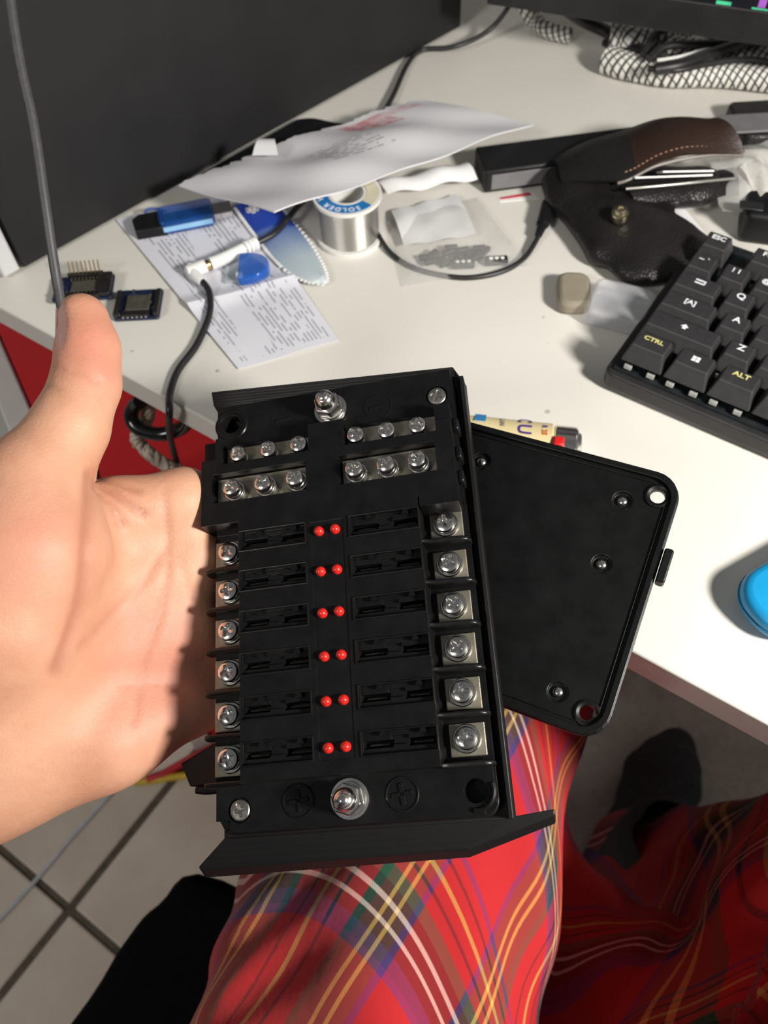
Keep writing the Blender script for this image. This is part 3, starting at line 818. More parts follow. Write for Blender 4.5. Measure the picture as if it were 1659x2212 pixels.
# ------------------------------------------------------------------ solder spool
SPC = at(757, 512); SPC.z = DZ
sp = thing('solder_spool', 'spool of silvery solder wire with a blue and cream label', 'spool', SPC)
M_flange = plain('translucent_flange', (0.72, 0.71, 0.68), 0.35, 0, 0.04, 60)
def wire_mat():
    t = NT('solder_wire'); v = t.coord()
    w = t.n('ShaderNodeTexWave', wave_type='BANDS', bands_direction='Z'); w.inputs['Scale'].default_value = 320; w.inputs['Distortion'].default_value = 0.4
    t.l(v, w.inputs[0]); t.base((0.62, 0.60, 0.57)); t.set(Metallic=1.0, Roughness=0.30); t.bump(w.outputs['Fac'], 0.8, 0.0006); return t.m
ro = 0.0215; ri_ = 0.0118
MB().lathe([(ri_, 0), (ro, 0), (ro + .0004, .0015), (ro, .0030), (ri_, .0030)], 48, closed=True).build('lower_flange', M_flange, sp)
MB().lathe([(ri_, .0030), (ro * 0.88, .0030), (ro * 0.88, .0300), (ri_, .0300)], 48, closed=True).build('wire_winding', wire_mat(), sp)
MB().lathe([(ri_, .0300), (ro * 1.01, .0300), (ro * 1.02, .0312), (ro * 1.01, .0325), (ri_, .0325)], 48, closed=True).build('upper_flange', M_flange, sp)
MB().lathe([(ri_ - .0012, .0005), (ri_ + .0002, .0005), (ri_ + .0002, .0328), (ri_ - .0012, .0328)], 40, closed=True).build('core', M_flange, sp)
M_blue = plain('label_blue', (0.012, 0.17, 0.46), 0.4, 0, 0.06, 100); M_cream = plain('label_cream', (0.62, 0.58, 0.44), 0.5, 0, 0.05, 100)
def arc_label(a0, a1, r0, r1, z, name, mat):
    b = MB(); n = 30
    def f(u, v):
        a = math.radians(a0 + (a1 - a0) * u); r = r0 + (r1 - r0) * v
        return (r * math.cos(a), r * math.sin(a), z)
    return b.grid(f, n, 2, 0.0002).build(name, mat, sp, 0)
base_ang = math.degrees(math.atan2(R[1][0], R[0][0]))      # direction of image-right on the desk
lb = arc_label(base_ang - 40, base_ang - 225, ri_ + .0006, ro * 0.93, .03275, 'blue_label', M_blue)
arc_label(base_ang - 40, base_ang + 135, ri_ + .0006, ro * 0.93, .03275, 'cream_label', M_cream)
M_let = plain('label_white_ink', (0.8, 0.8, 0.8), 0.5); M_letd = plain('label_dark_ink', (0.20, 0.19, 0.15), 0.5)
def arc_text(txt, a0, step, r, z, size, mat, parent, out=True):
    for i, ch in enumerate(txt):
        if ch == ' ': continue
        a = math.radians(a0 + step * i)
        m = Matrix.Translation((r * math.cos(a), r * math.sin(a), z)) @ Matrix.Rotation(a + (-PI / 2 if out else PI / 2), 4, 'Z')
        link('lettering', text_mesh(ch, size, 0.00005, mat, bold=0.0001), parent, m)
arc_text('SOLDER WIRE', base_ang - 65, -14.2, ro * 0.79, .03285, 0.0052, M_let, lb, True)
arc_text('0.8', base_ang + 14, -11, ro * 0.76, .03285, 0.0046, M_letd, sp); arc_text('100G', base_ang - 6, -10, ro * 0.76, .03285, 0.0046, M_letd, sp)

# ------------------------------------------------------------------ papers
def quad(P, hz=None):
    """bilinear patch over four desk points"""
    def f(u, v): return (P[0] * (1 - u) + P[1] * u) * (1 - v) + (P[3] * (1 - u) + P[2] * u) * v
    return f
def text_paper(name, ink, base, rowsc, wordsc, window, strength=0.8, swap=False):
    """paper with lines of small print: rows along v, words along u"""
    t = NT(name); uv = t.coord('pat'); x, y, z = t.sep(uv)
    if swap: x, y = y, x
    line = t.math('LESS_THAN', t.math('FRACT', t.math('MULTIPLY', y, rowsc)), 0.42)
    cm = t.n('ShaderNodeCombineXYZ'); t.l(t.math('MULTIPLY', x, wordsc), cm.inputs[0]); t.l(t.math('MULTIPLY', t.math('FLOOR', t.math('MULTIPLY', y, rowsc)), 7.31), cm.inputs[1])
    wn = t.noise(cm.outputs[0], 1.0, 2); word = t.math('GREATER_THAN', wn, 0.47)
    cm2 = t.n('ShaderNodeCombineXYZ'); t.l(t.math('MULTIPLY', x, wordsc * 0.10), cm2.inputs[0]); t.l(t.math('MULTIPLY', y, rowsc / 6.0), cm2.inputs[1])
    blk = t.math('GREATER_THAN', t.noise(cm2.outputs[0], 1.0, 1), window[4])
    inw = t.math('MULTIPLY', t.math('MULTIPLY', t.math('GREATER_THAN', x, window[0]), t.math('LESS_THAN', x, window[1])),
                 t.math('MULTIPLY', t.math('GREATER_THAN', y, window[2]), t.math('LESS_THAN', y, window[3])))
    m = t.math('MULTIPLY', t.math('MULTIPLY', line, word), t.math('MULTIPLY', blk, inw))
    t.base(t.mix(t.math('MULTIPLY', m, strength), base, ink)); t.set(Roughness=0.75)
    t.bump(t.noise(t.coord(), 300, 3), 0.15, 0.0005); return t
# leaflet of small print
Pl = [at(252, 478), at(516, 800), at(733, 737), at(505, 418)]
q1 = quad(Pl)
def leaf(u, v):
    p = q1(u, v); fold = math.exp(-((u - 0.62) / 0.03) ** 2)
    return p + Vector((0, 0, 0.0006 + 0.0030 * fold + 0.0012 * (1 + math.sin(7 * v + 3 * u)) * 0.5))
lt = text_paper('leaflet_print', (0.16, 0.17, 0.20), (0.66, 0.67, 0.73), 26, 16, (0.05, 0.97, 0.06, 0.94, 0.45), 0.62)
le = MB().grid(leaf, 40, 24, 0.0003).build('instruction_leaflet', lt.m); tag(le, 'folded white leaflet of fine print lying under the blue stick', 'leaflet')

# letter envelope on top of the pile
Pe = [at(385, 400, .030), at(592, 458, .046), at(1152, 266, .020), at(905, 211, .018)]
qe = quad(Pe); rt = random.Random(11); tear = [rt.uniform(-1, 1) for _ in range(64)]
def env(u, v):
    p = qe(u, v)
    tl = max(0, 1 - u * 9)
    k = v * 60; i = int(k); f = k - i; tj = tear[i] * (1 - f) + tear[min(i + 1, 63)] * f
    dirx = (Pe[1] - Pe[0]).normalized()
    p = p - dirx * (0.0022 * tj * tl) - dirx * 0.006 * math.sin(PI * v) * (1 - u)
    z = 0.0035 * math.sin(PI * u) * math.sin(PI * v) + 0.0014 * math.sin(9 * u + 5 * v) * math.sin(PI * v) + 0.0010 * math.sin(17 * v - 6 * u)
    return p + Vector((0, 0, z))
et = text_paper('envelope_print', (0.20, 0.20, 0.21), (0.66, 0.66, 0.69), 24, 34, (0.36, 0.60, 0.34, 0.66, 0.30), 0.7, True)
# red stamp area printed near the far end of the torn edge
def stamp(t):
    uv = t.coord('pat'); x, y, z = t.sep(uv)
    def win(a, b, c, d): return t.math('MULTIPLY', t.math('MULTIPLY', t.math('GREATER_THAN', x, a), t.math('LESS_THAN', x, b)), t.math('MULTIPLY', t.math('GREATER_THAN', y, c), t.math('LESS_THAN', y, d)))
    w = t.math('ADD', win(0.06, 0.30, 0.62, 0.80), t.math('MULTIPLY', win(0.06, 0.16, 0.80, 0.95), 0.6), True)
    nz = t.ramp(t.noise(t.coord(), 150, 3), [(0.35, (0.3, 0.3, 0.3)), (0.6, (1, 1, 1))])
    old = t.b.inputs['Base Color'].links[0].from_socket
    t.base(t.mix(t.math('MULTIPLY', t.math('MULTIPLY', w, nz), 0.75), old, (0.52, 0.10, 0.12)))
stamp(et)
en = MB().grid(env, 44, 60, 0.0009).build('envelope', et.m); tag(en, 'white letter envelope with a torn top edge, address lines and red stamp print', 'envelope')
# torn inner sheet poking out of the opened edge
Ps = [at(545, 336, .030), at(600, 335, .034), at(598, 300, .036), at(562, 300, .034)]
scrap = MB().grid(lambda u, v: quad(Ps)(u * (1 - .25 * v) + .12 * v, v) + Vector((0, 0, .004 * math.sin(PI * v))), 12, 12, 0.0003).build('torn_paper_scrap', M_paperwhite)
tag(scrap, 'bright white torn paper scrap poking up at the torn envelope edge', 'paper')
# flat black sheet filling the band beneath the torn edge
Pk = [at(396, 396, .003), at(560, 352, .008), at(740, 262, .006), at(642, 258, .003)]
sl = MB().grid(lambda u, v: quad(Pk)(u, v) + Vector((0, 0, .0015 * math.sin(5 * u))), 14, 14, 0.002).build('black_sheet', M_black); tag(sl, 'black flat sheet between the envelope and the computer tower', 'sleeve')
# white wrapping paper under the envelope's near edge
Pw = [at(800, 398, .004), at(838, 420, .006), at(1032, 385, .010), at(1000, 350, .008)]
wr = MB().grid(lambda u, v: quad(Pw)(u, v) + Vector((0, 0, .005 * math.sin(PI * u) + .0015 * math.sin(12 * v))), 16, 24, 0.0004).build('wrapping_paper', M_paperwhite); tag(wr, 'crumpled white wrapping paper between the envelope and the parts bag', 'paper')

# ------------------------------------------------------------------ blue packet with serrated edges
def packet():
    tipL = [(505, 445), (530, 480), (560, 520), (590, 558), (625, 590), (660, 608), (690, 614), (705, 613)]
    tipR = [(600, 440), (625, 470), (650, 500), (672, 530), (690, 560), (702, 585), (706, 600), (706, 611)]
    Lp = spline([at(*p, .003) for p in tipL], 8); Rp = spline([at(*p, .003) for p in tipR], 8); n = len(Lp)
    def f(u, v):
        i = min(n - 1, int(u * (n - 1))); p = Lp[i] * (1 - v) + Rp[i] * v
        return p + Vector((0, 0, .0035 * math.sin(PI * v) * min(1, 6 * (1 - u) + .05)))
    t = NT('packet_film'); uv = t.coord('pat'); x, y, z = t.sep(uv)
    t.base(t.ramp(x, [(0.0, (0.02, 0.055, 0.36)), (0.22, (0.02, 0.06, 0.38)), (0.25, (0.10, 0.17, 0.42)), (0.36, (0.22, 0.30, 0.46)), (0.52, (0.42, 0.50, 0.55)), (1, (0.50, 0.56, 0.58))]))
    t.set(Roughness=0.3)
    pk = thing('foil_packet', 'pointed blue and pale packet with white serrated edges beside the leaflet', 'packet', at(600, 530))
    off = pk.location
    pk_o = MB().grid(lambda u, v: f(u, v) - off, n - 1, 10, 0.0008).build('film', t.m, pk)
    teeth = MB().prism([(-.0011, -.0006), (.0011, -.0006), (0.0006, .0014), (-.0006, .0014)], 0, .0008).mesh('tooth', M_white, 0)
    for side, v in ((Lp, 0), (Rp, 1)):
        acc = 0
        for i in range(1, n):
            acc += (side[i] - side[i - 1]).length
            if acc > 0.0024:
                acc = 0; d = (side[i] - side[i - 1]).normalized(); nrm = Vector((d.y, -d.x, 0)) * (1 if v else -1)
                if (side[i] + nrm - (Lp[i] + Rp[i]) / 2).length < (side[i] - nrm - (Lp[i] + Rp[i]) / 2).length: nrm = -nrm
                link('tooth', teeth, pk_o, frame(side[i] - off, Vector((nrm.y, -nrm.x, 0))))
    # snowflake emblem on the blue end
    c = at(545, 452, .0075) - off
    for a in range(3):
        MB().box(c, (.0085, .0009, .0003), Matrix.Rotation(a * PI / 3 + .4, 3, 'Z')).build('emblem', M_white, pk, 0)
        for s in (-1, 1):
            dv = Vector((math.cos(a * PI / 3 + .4), math.sin(a * PI / 3 + .4), 0)) * s * .0034
            for q in (-1, 1): MB().box(c + dv, (.003, .0007, .0003), Matrix.Rotation(a * PI / 3 + .4 + q * .9, 3, 'Z')).build('emblem', M_white, pk, 0)
packet()

# ------------------------------------------------------------------ blue USB stick and its cap
def clear_mat(name, col, alpha, rough=0.12):
    t = NT(name); f = t.noise(t.coord(), 80, 2)
    t.base(t.ramp(f, [(0.3, tuple(c * .85 for c in col)), (0.7, col)])); t.set(Roughness=rough, Alpha=alpha, Coat_Weight=0.5); return t.m
M_bluecl = clear_mat('clear_blue_shell', (0.010, 0.10, 0.44), 0.50)
a, b_ = at(345, 485, .004), at(462, 462, .004)
us = thing('usb_stick', 'blue translucent USB stick with a silver plug and black inner end', 'usb stick', frame(Vector((a.x, a.y, DZ)), b_ - a))
LN = (b_ - a).length
MB().prism(rrect(LN, .0195, .004, 5, (LN / 2, 0)), .0015, .0110).build('shell', M_bluecl, us, bevel=0.0012)
MB().box((LN / 2, 0, .0052), (LN * .92, .0155, .0014)).build('circuit_board', plain('dark_green_pcb', (.01, .05, .05), .4), us)
MB().box((LN / 2 + .003, 0.001, .0066), (LN * .45, .008, .0014)).build('memory_chip', M_black, us)
MB().box((LN + .006, 0, .0055), (.0125, .0120, .0045)).build('plug', M_chrome, us, 0, .0004)
MB().prism([(-.016, -.0085), (0.004, -.0098), (0.004, .0090), (-.012, .0090), (-.017, .005)], .0008, .0085).build('inner_end', M_black, us, bevel=.0008)
MB().box((LN / 2, -.0100, .0062), (LN * .9, .0016, .0034)).build('side_ridge', plain('pale_blue_ridge', (.25, .48, .72), .25), us, bevel=.0004)
MB().tube([(.006, .0095, .006), (0.0, .0125, .0075), (-.006, .0125, .008), (-.008, .0095, .006)], .0011, 8, 4).build('lanyard_loop', M_bluecl, us)
a, b_ = at(517, 590, .003), at(584, 586, .003)
ca = thing('usb_cap', 'rounded blue translucent cap lying on the printed leaflet', 'cap', frame(Vector((a.x, a.y, DZ + .0012)), b_ - a))
cl = (b_ - a).length
HW = .0118; capout = [(0, -HW), (cl * .35, -HW)] + [(cl * .35 + cl * .65 * math.sin(k * PI / 16), -HW * math.cos(k * PI / 16)) for k in range(1, 16)] + [(cl * .35, HW), (0, HW)]
MB().prism(capout, .001, .0085).build('shell', clear_mat('clear_blue_cap', (.012, .13, .58), .62), ca, bevel=.0016, seg=3)
MB().box((.0012, -.0075, .0065), (.004, .003, .003)).build('window', plain('pale_clear', (.6, .68, .75), .2), ca, bevel=.0004)
MB().box((-.0045, 0, .0012), (.009, .015, .0018)).build('inner_sleeve', clear_mat('pale_clear_film', (.55, .62, .66), .55), ca, bevel=.0005)

# ------------------------------------------------------------------ circuit boards
M_pcb = plain('blue_pcb', (0.006, 0.014, 0.045), 0.4, 0, 0.5, 400)
M_chip = plain('chip_black', (0.012, 0.011, 0.010), 0.45, 0, 0.3, 300)
M_can = plain('chip_can', (0.085, 0.08, 0.062), 0.5, 0.3, 0.2, 300)
o_, x_ = at(115, 622, .006), at(243, 612, .006)
wb = thing('pin_header_board', 'blue circuit board with upright pin headers, just behind the thumb', 'circuit board', frame(Vector((o_.x, o_.y, DZ)), x_ - o_))
Lb = (x_ - o_).length
MB().prism(rrect(Lb, .0225, .002, 4, (Lb / 2, .0)), .0030, .0046).build('board', M_pcb, wb, bevel=.0003)
MB().prism(rrect(Lb * .25, .0205, .0015, 4, (Lb * .86, .0)), .0046, .0075).build('shield', M_chip, wb, bevel=.0004)
MB().box((Lb * .52, -.0005, .0056), (Lb * .42, .0095, .002)).build('module', M_can, wb, bevel=.0003)
hb = MB().box((Lb * .52, .0098, .0062), (Lb * .60, .0028, .0034)).build('pin_header', M_chip, wb, bevel=.0003)
pinm = MB().box((0, 0, .0035), (.0007, .0007, .0085)).mesh('pin', M_gold, 0)
for k in range(8): link('pin', pinm, hb, Matrix.Translation((Lb * (.27 + .071 * k), .0098, .0075)) @ Matrix.Rotation(-.55, 4, 'X'))
hb2 = MB().box((Lb * .52, -.0098, .0060), (Lb * .60, .0026, .0030)).build('pin_header', M_chip, wb, bevel=.0003)
sold = MB().box((0, 0, 0), (.0011, .0022, .0012)).mesh('solder_joint', M_chrome, 0)
for k in range(8):
    link('solder_joint', sold, wb, Matrix.Translation((Lb * (.30 + .062 * k), .0056, .0064))); link('solder_joint', sold, wb, Matrix.Translation((Lb * (.26 + .066 * k), -.0062, .0064)))
for (x, y) in ((.07, -.006), (.12, .004), (.09, .008)): MB().box((Lb * x, y, .0053), (.0026, .0018, .0014)).build('component', M_chrome, wb, 0)
o_, x_ = at(250, 655, .004), at(347, 650, .004)
wb2 = thing('square_module_board', 'square dark blue circuit board with a metal chip, lying beside the leaflet', 'circuit board', frame(Vector((o_.x, o_.y, DZ)), x_ - o_))
Lb = (x_ - o_).length
MB().prism(rrect(Lb, Lb * .95, .002, 4, (Lb / 2, 0)), .0008, .0026).build('board', M_pcb, wb2, bevel=.0003)
for s in (0, 1): MB().box((Lb * (.06 + .88 * s), -.0015, .0044), (.0026, Lb * .80, .0034)).build('pin_socket', M_chip, wb2, bevel=.0003)
MB().box((Lb * .5, -.0005, .0035), (Lb * .52, Lb * .48, .0020)).build('metal_chip', M_can, wb2, bevel=.0004)
MB().box((Lb * .48, -Lb * .36, .0036), (Lb * .62, Lb * .16, .0018)).build('connector', M_chip, wb2, bevel=.0003)
for k in range(6): link('solder_joint', sold, wb2, Matrix.Translation((Lb * (.22 + .10 * k), -Lb * .42, .003)))
for (x, y) in ((.78, -.001), (.75, .006), (.25, -.0085), (.12, -.010), (.35, .0105)): MB().box((Lb * x, y, .0036), (.0016, .0022, .0014)).build('component', M_chrome, wb2, 0)

# ------------------------------------------------------------------ audio lead with white jack and coupler
al = thing('audio_lead', 'black audio lead joined by white plugs, trailing off the desk edge', 'cable', at(430, 590))
off = al.location
def cable(parent, pts, r, mat, name='cord', seg=10, sub=8):
    o = parent.location
    return MB().tube([Vector(p) - o for p in pts], r, seg, sub).build(name, mat, parent, 60)
cable(al, [at(1260, -190, .01), at(1180, -90, .02), at(1118, -12, .03), at(1060, 62, .012), at(985, 100, .006), at(912, 108, .003), at(880, 140, .003), at(845, 215, .004), at(790, 300, .004), at(705, 385, .006), at(640, 450, .008), at(598, 500, .008), at(552, 526, .007)], .0019, M_rubber)
cable(al, [at(436, 606, .006), at(452, 632, .005), at(452, 680, .003), at(425, 745, .002), at(385, 800, .002), at(367, 850, .002), at(366, 888, .004)] + [Vector((at(369, 955, -.03).x, EDGE - .006, DZ - .02)), at(372, 965, -.06), at(386, 1010, -.10), at(405, 1080, -.16)], .0021, M_rubber)
cable(al, [at(556, 524, .007), at(528, 536, .0065)], .0042, M_white, 'plug_boot', 14, 2)
cable(al, [at(532, 534, .0065), at(480, 560, .006), at(455, 570, .006)], lambda t: .0036 + .0008 * t, M_white, 'coupler', 14, 4)
cable(al, [at(452, 571, .006), at(444, 574, .006)], .0032, M_gold, 'gilt_ring', 14, 2)
cable(al, [at(444, 574, .006), at(406, 589, .0055)], .0045, M_white, 'plug_body', 14, 2)
cable(al, [at(412, 580, .0055), at(425, 598, .0055), at(438, 610, .0055)], lambda t: .0042 - .0014 * t, M_white, 'strain_relief', 14, 4)
for k in range(3): cable(al, [at(549 - 8 * k, 527 + 4 * k, .007), at(546 - 8 * k, 528.5 + 4 * k, .007)], .0047, M_white, 'grip_ring', 14, 2)

# grey lead hanging down in front of the tower, passing behind the thumb
gl = thing('hanging_lead', 'grey lead hanging in front of the black tower and behind the thumb', 'cable', cp(100, 500, .40))
_tt = tw.matrix_world @ Vector((.10, .10, TH + .004)); _te = tw.matrix_world @ Vector((.07, -.004, TH + .006))
cable(gl, [tw.matrix_world @ Vector((.30, .16, TH + .004)), _tt, _te, cp(-25, -330, .352), cp(16, -40, .36), cp(40, 120, .365), cp(72, 270, .37), cp(96, 430, .375), cp(112, 540, .38), cp(126, 625, .385), cp(150, 760, .40), cp(178, 900, .42), cp(196, 990, .45), at(222, 1056, -.188), at(262, 1105, -.2035), at(330, 1150, -.2035)], .0024, M_greycable)

# ------------------------------------------------------------------ bag of small parts
def film(name, col, alpha, rough=.2):
    t = NT(name); v = t.coord(); f = t.noise(v, 60, 4)
    t.base(t.ramp(f, [(0.35, tuple(c * .85 for c in col)), (0.65, col)])); t.set(Roughness=rough, Alpha=alpha); t.bump(f, .5, .003); return t.m
Pb = [at(835, 478, .002), at(872, 618, .002), at(1150, 572, .002), at(1035, 425, .002)]
qb = quad(Pb)
def bag(u, v):
    return qb(u, v) + Vector((0, 0, .009 * (math.sin(PI * min(1, u * 1.02)) * math.sin(PI * v)) ** .6 + .0008 * math.sin(16 * u + 9 * v) * math.sin(PI * u) * math.sin(PI * v)))
bg_ = MB().grid(bag, 30, 30, 0.0002).build('zip_bag', film('clear_bag_film', (.72, .72, .71), .15)); tag(bg_, 'clear plastic zip bag holding small black connectors', 'bag')
Pt = [at(845, 455, .0035), at(872, 530, .005), at(1028, 505, .005), at(985, 420, .0035)]
tk = MB().grid(lambda u, v: quad(Pt)(u, v) + Vector((0, 0, .0025 * math.sin(PI * u) + .0006 * math.sin(14 * v))), 14, 20, .0004).build('bag_insert', M_paperwhite); tag(tk, 'white paper insert inside the clear zip bag', 'paper')
conn = MB().box((0, 0, 0), (.0078, .0034, .0030)).mesh('connector_shell', M_chip, 0)
cc = [(918, 556, .2), (935, 548, .9), (950, 560, .1), (968, 545, .5), (985, 556, 1.3), (1000, 540, .3), (1015, 548, .8), (1035, 536, .2), (1048, 542, 1.0), (930, 565, .4), (962, 568, .7), (1005, 562, .1), (1030, 555, .6), (975, 535, .2)]
for i, (x, y, r) in enumerate(cc):
    p = at(x, y, .0022 + .0016 * (i % 2))
    o = link('connector_shell', conn); o.matrix_world = Matrix.Translation(p) @ Matrix.Rotation(r + .5, 4, 'Z'); add_bevel(o, .0003, 1)
    tag(o, 'tiny black connector shell in the heap inside the clear bag', 'connector', 'loose connector shells in the bag')
for (x, y, nm_) in ((1000, 570, 'black three-contact block in the bag, left of the pair with bright dots'), (1072, 563, 'black three-contact block in the bag, right of the pair with bright dots')):
    p = at(x, y, .0030)
    t_ = thing('contact_block', nm_, 'connector', Matrix.Translation(p) @ Matrix.Rotation(.62, 4, 'Z'))
    MB().box((0, 0, 0), (.0145, .0062, .0044)).build('body', M_chip, t_, bevel=.0012)
    for k in (-1, 0, 1): MB().lathe([(.0012, 0), (.0013, .0005), (.0004, .0009)], 10, (k * .0036, -.0006, .0022)).build('contact', M_white, t_)

# black lead with an inline plug curling round the bag
bl = thing('power_lead', 'thin black lead with an inline barrel plug curled around the clear bag', 'cable', at(1000, 600))
cable(bl, [at(790, 470, .004), at(815, 505, .003), at(842, 545, .002), at(885, 575, .0015), at(940, 592, .0015), at(1010, 600, .0018), at(1080, 588, .002), at(1130, 560, .0025), at(1158, 520, .004), at(1168, 495, .005)], .0017, M_rubber)
cable(bl, [at(1163, 508, .005), at(1170, 490, .005), at(1174, 480, .0055)], lambda t: .0024 + .0014 * t, M_black, 'strain_relief', 12, 4)
cable(bl, [at(1172, 485, .0055), at(1184, 440, .006)], .0042, M_black, 'barrel_plug', 14, 2)

# ------------------------------------------------------------------ flat black case beside the pouch
a, b_ = at(1052, 418, 0), at(1200, 398, 0)
fc = thing('slim_black_case', 'slim black case with a grey end face, half under the leather pouch', 'case', frame(a, b_ - a))
MB().box((.055, .014, .009), (.115, .030, .017)).build('body', M_black, fc, bevel=.002)
MB().box((.052, -.0014, .009), (.100, .0012, .011)).build('grey_face', M_grey, fc, bevel=.0005)
Pc = [at(1075, 428, .0004), at(1080, 436, .0004), at(1165, 428, .0004), at(1150, 415, .0004)]
rcard = thing('printed_card', 'white card with a red edge poking out under the slim black case', 'card', Pc[0])
MB().grid(lambda u, v: quad(Pc)(u, v) - Pc[0], 4, 8, .0006).build('card_body', M_white, rcard)
MB().grid(lambda u, v: quad(Pc)(u * .45, .05 + .85 * v) - Pc[0] + Vector((0, 0, .0003)), 2, 8, .0002).build('red_band', plain('print_red', (.5, .04, .06), .5), rcard)

# ------------------------------------------------------------------ leather pouch
def leather(name, col, rough=.42):
    t = NT(name); v = t.coord()
    vo = t.n('ShaderNodeTexVoronoi'); vo.inputs['Scale'].default_value = 700; t.l(v, vo.inputs['Vector'])
    f = t.noise(v, 30, 4); t.base(t.ramp(f, [(.3, tuple(c * .7 for c in col)), (.7, tuple(c * 1.2 for c in col))])); t.set(Roughness=rough, Specular_IOR_Level=.3)
    t.bump(t.math('ADD', vo.outputs['Distance'], t.math('MULTIPLY', f, 2.0)), .4, .0008); return t.m
M_bleath = leather('black_leather', (.013, .012, .012), .36); M_brleath = leather('brown_leather', (.022, .013, .010), .5)
po = thing('leather_pouch', 'worn black leather pouch with a brown stitched flap and a brass snap', 'pouch', at(1350, 480))
off = po.location
def v3(p): return np.array(p, dtype=np.float32)
def pouch_sdf(X):
    Z = v3((0, 0, 1))
    d = cone_sdf(X, at(1275, 430, .010), at(1395, 560, .008), .026, .024, (Z, .42))
    d = smin(d, cone_sdf(X, at(1235, 400, .012), at(1500, 400, .016), .018, .018, (Z, .55)), .015)
    d = smin(d, cone_sdf(X, at(1340, 470, .012), at(1470, 540, .010), .026, .022, (Z, .45)), .012)
    d = smin(d, cone_sdf(X, at(1215, 395, .010), at(1300, 545, .006), .011, .010), .008)
    w = .0016 * np.sin(X[..., 0] * 75 + X[..., 1] * 52) * np.sin(X[..., 1] * 88 - X[..., 0] * 31) + .0004 * np.sin(X[..., 0] * 150 - X[..., 1] * 190 + 4 * np.sin(X[..., 1] * 60))
    return np.maximum(d + w, (DZ + .0005) - X[..., 2])
c0 = np.array(at(1350, 480)); Vp, Fp = sdf_mesh(pouch_sdf, c0 - [.13, .10, .005], c0 + [.13, .11, .05], .0016)
Vp = relax(Vp, Fp, 2); link('pouch_body', np_mesh('pouch_body', Vp - np.array(off), Fp, M_bleath), po)
top = spline([at(1196, 352, .016), at(1290, 304, .024), at(1390, 274, .030), at(1478, 261, .034), at(1518, 270, .036)], 8)
bot = spline([at(1215, 398, .020), at(1335, 392, .028), at(1420, 354, .034), at(1520, 333, .036), at(1606, 332, .032)], 8)
n = len(top)
def flapf(u, v):
    i = min(n - 1, int(round(u * (n - 1)))); p = top[i] * (1 - v) + bot[i] * v
    return p - off + Vector((0, 0, .010 * math.sin(PI * v) * (.4 + .6 * u) + .0012 * math.sin(13 * u)))
tf = NT('two_tone_leather'); xf = tf.sep(tf.coord('pat'))[0]; nf_ = tf.noise(tf.coord(), 28, 4)
tf.base(tf.mix(tf.math('GREATER_THAN', tf.math('ADD', xf, tf.math('MULTIPLY', nf_, .06)), .40), (.012, .0115, .011), (.026, .014, .010)))
tf.set(Roughness=.45, Specular_IOR_Level=.35); tf.bump(tf.math('ADD', tf.noise(tf.coord(), 500, 2), tf.math('MULTIPLY', nf_, 3)), .3, .001)
fp = MB().grid(flapf, n - 1, 14, .0022).build('flap', tf.m, po)
stm = MB().box((0, 0, 0), (.0016, .0006, .0006)).mesh('stitch', plain('pale_thread', (.50, .27, .18), .7), 0)
for k in range(26):
    u = .30 + .68 * k / 25; p, q = Vector(flapf(u, .93)), Vector(flapf(min(1, u + .03), .93))
    i0 = u * (n - 1); i = int(i0); fr = i0 - i
    A_ = (top[i] * (1 - .93) + bot[i] * .93).lerp(top[min(i + 1, n - 1)] * .07 + bot[min(i + 1, n - 1)] * .93, fr) - off + Vector((0, 0, .010 * math.sin(PI * .93) * (.4 + .6 * u) + .0012 * math.sin(13 * u) + .0022))
    d = (bot[min(i + 1, n - 1)] - bot[i]).normalized() if i + 1 < n else (bot[-1] - bot[-2]).normalized()
    link('stitch', stm, fp, frame(A_, d))
MB().tube([p - off + Vector((0, 0, -.0012)) for p in bot[8:]], .0011, 8, 1).build('piping', plain('worn_edge', (.16, .14, .125), .45), po)
cable(po, [at(1352, 408, .030), at(1420, 402, .031), at(1500, 394, .030), at(1588, 385, .026)], .0009, plain('zip_silver', (.55, .54, .5), .35, .8), 'zip_rail')
Ppan = [at(1345, 395, .028), at(1375, 432, .024), at(1600, 410, .020), at(1590, 352, .024)]
MB().grid(lambda u, v: quad(Ppan)(u, v) - off + Vector((0, 0, -.003 + .003 * math.sin(PI * u))), 8, 16, .003).build('inner_panel', M_bleath, po)
sn = at(1340, 460, .0270) - off
MB().lathe([(.0052, -.004), (.0054, 0), (.0050, .0012), (.0036, .0014), (.0034, .0026), (.0028, .0034), (.0016, .0036), (.0014, .0030), (.0002, .0030)], 24, sn, Matrix.Rotation(.25, 3, 'X')).build('snap_button', M_brass, po)
for i, (pa, pb_, lab) in enumerate((((1372, 384), (1540, 378), 'lower white card edge tucked under the brown pouch flap'), ((1432, 371), (1543, 369), 'upper white card edge tucked under the brown pouch flap'))):
    A_, B_ = at(*pa, .0312 + .002 * i), at(*pb_, .0312 + .002 * i)
    c_ = MB().box(((B_ - A_).length / 2, .008, 0), ((B_ - A_).length, .016, .0011)).build('white_card', M_white, None, 0, .0003); c_.matrix_world = frame(A_, B_ - A_) @ Matrix.Rotation(-.62, 4, 'X')
    tag(c_, lab, 'card')

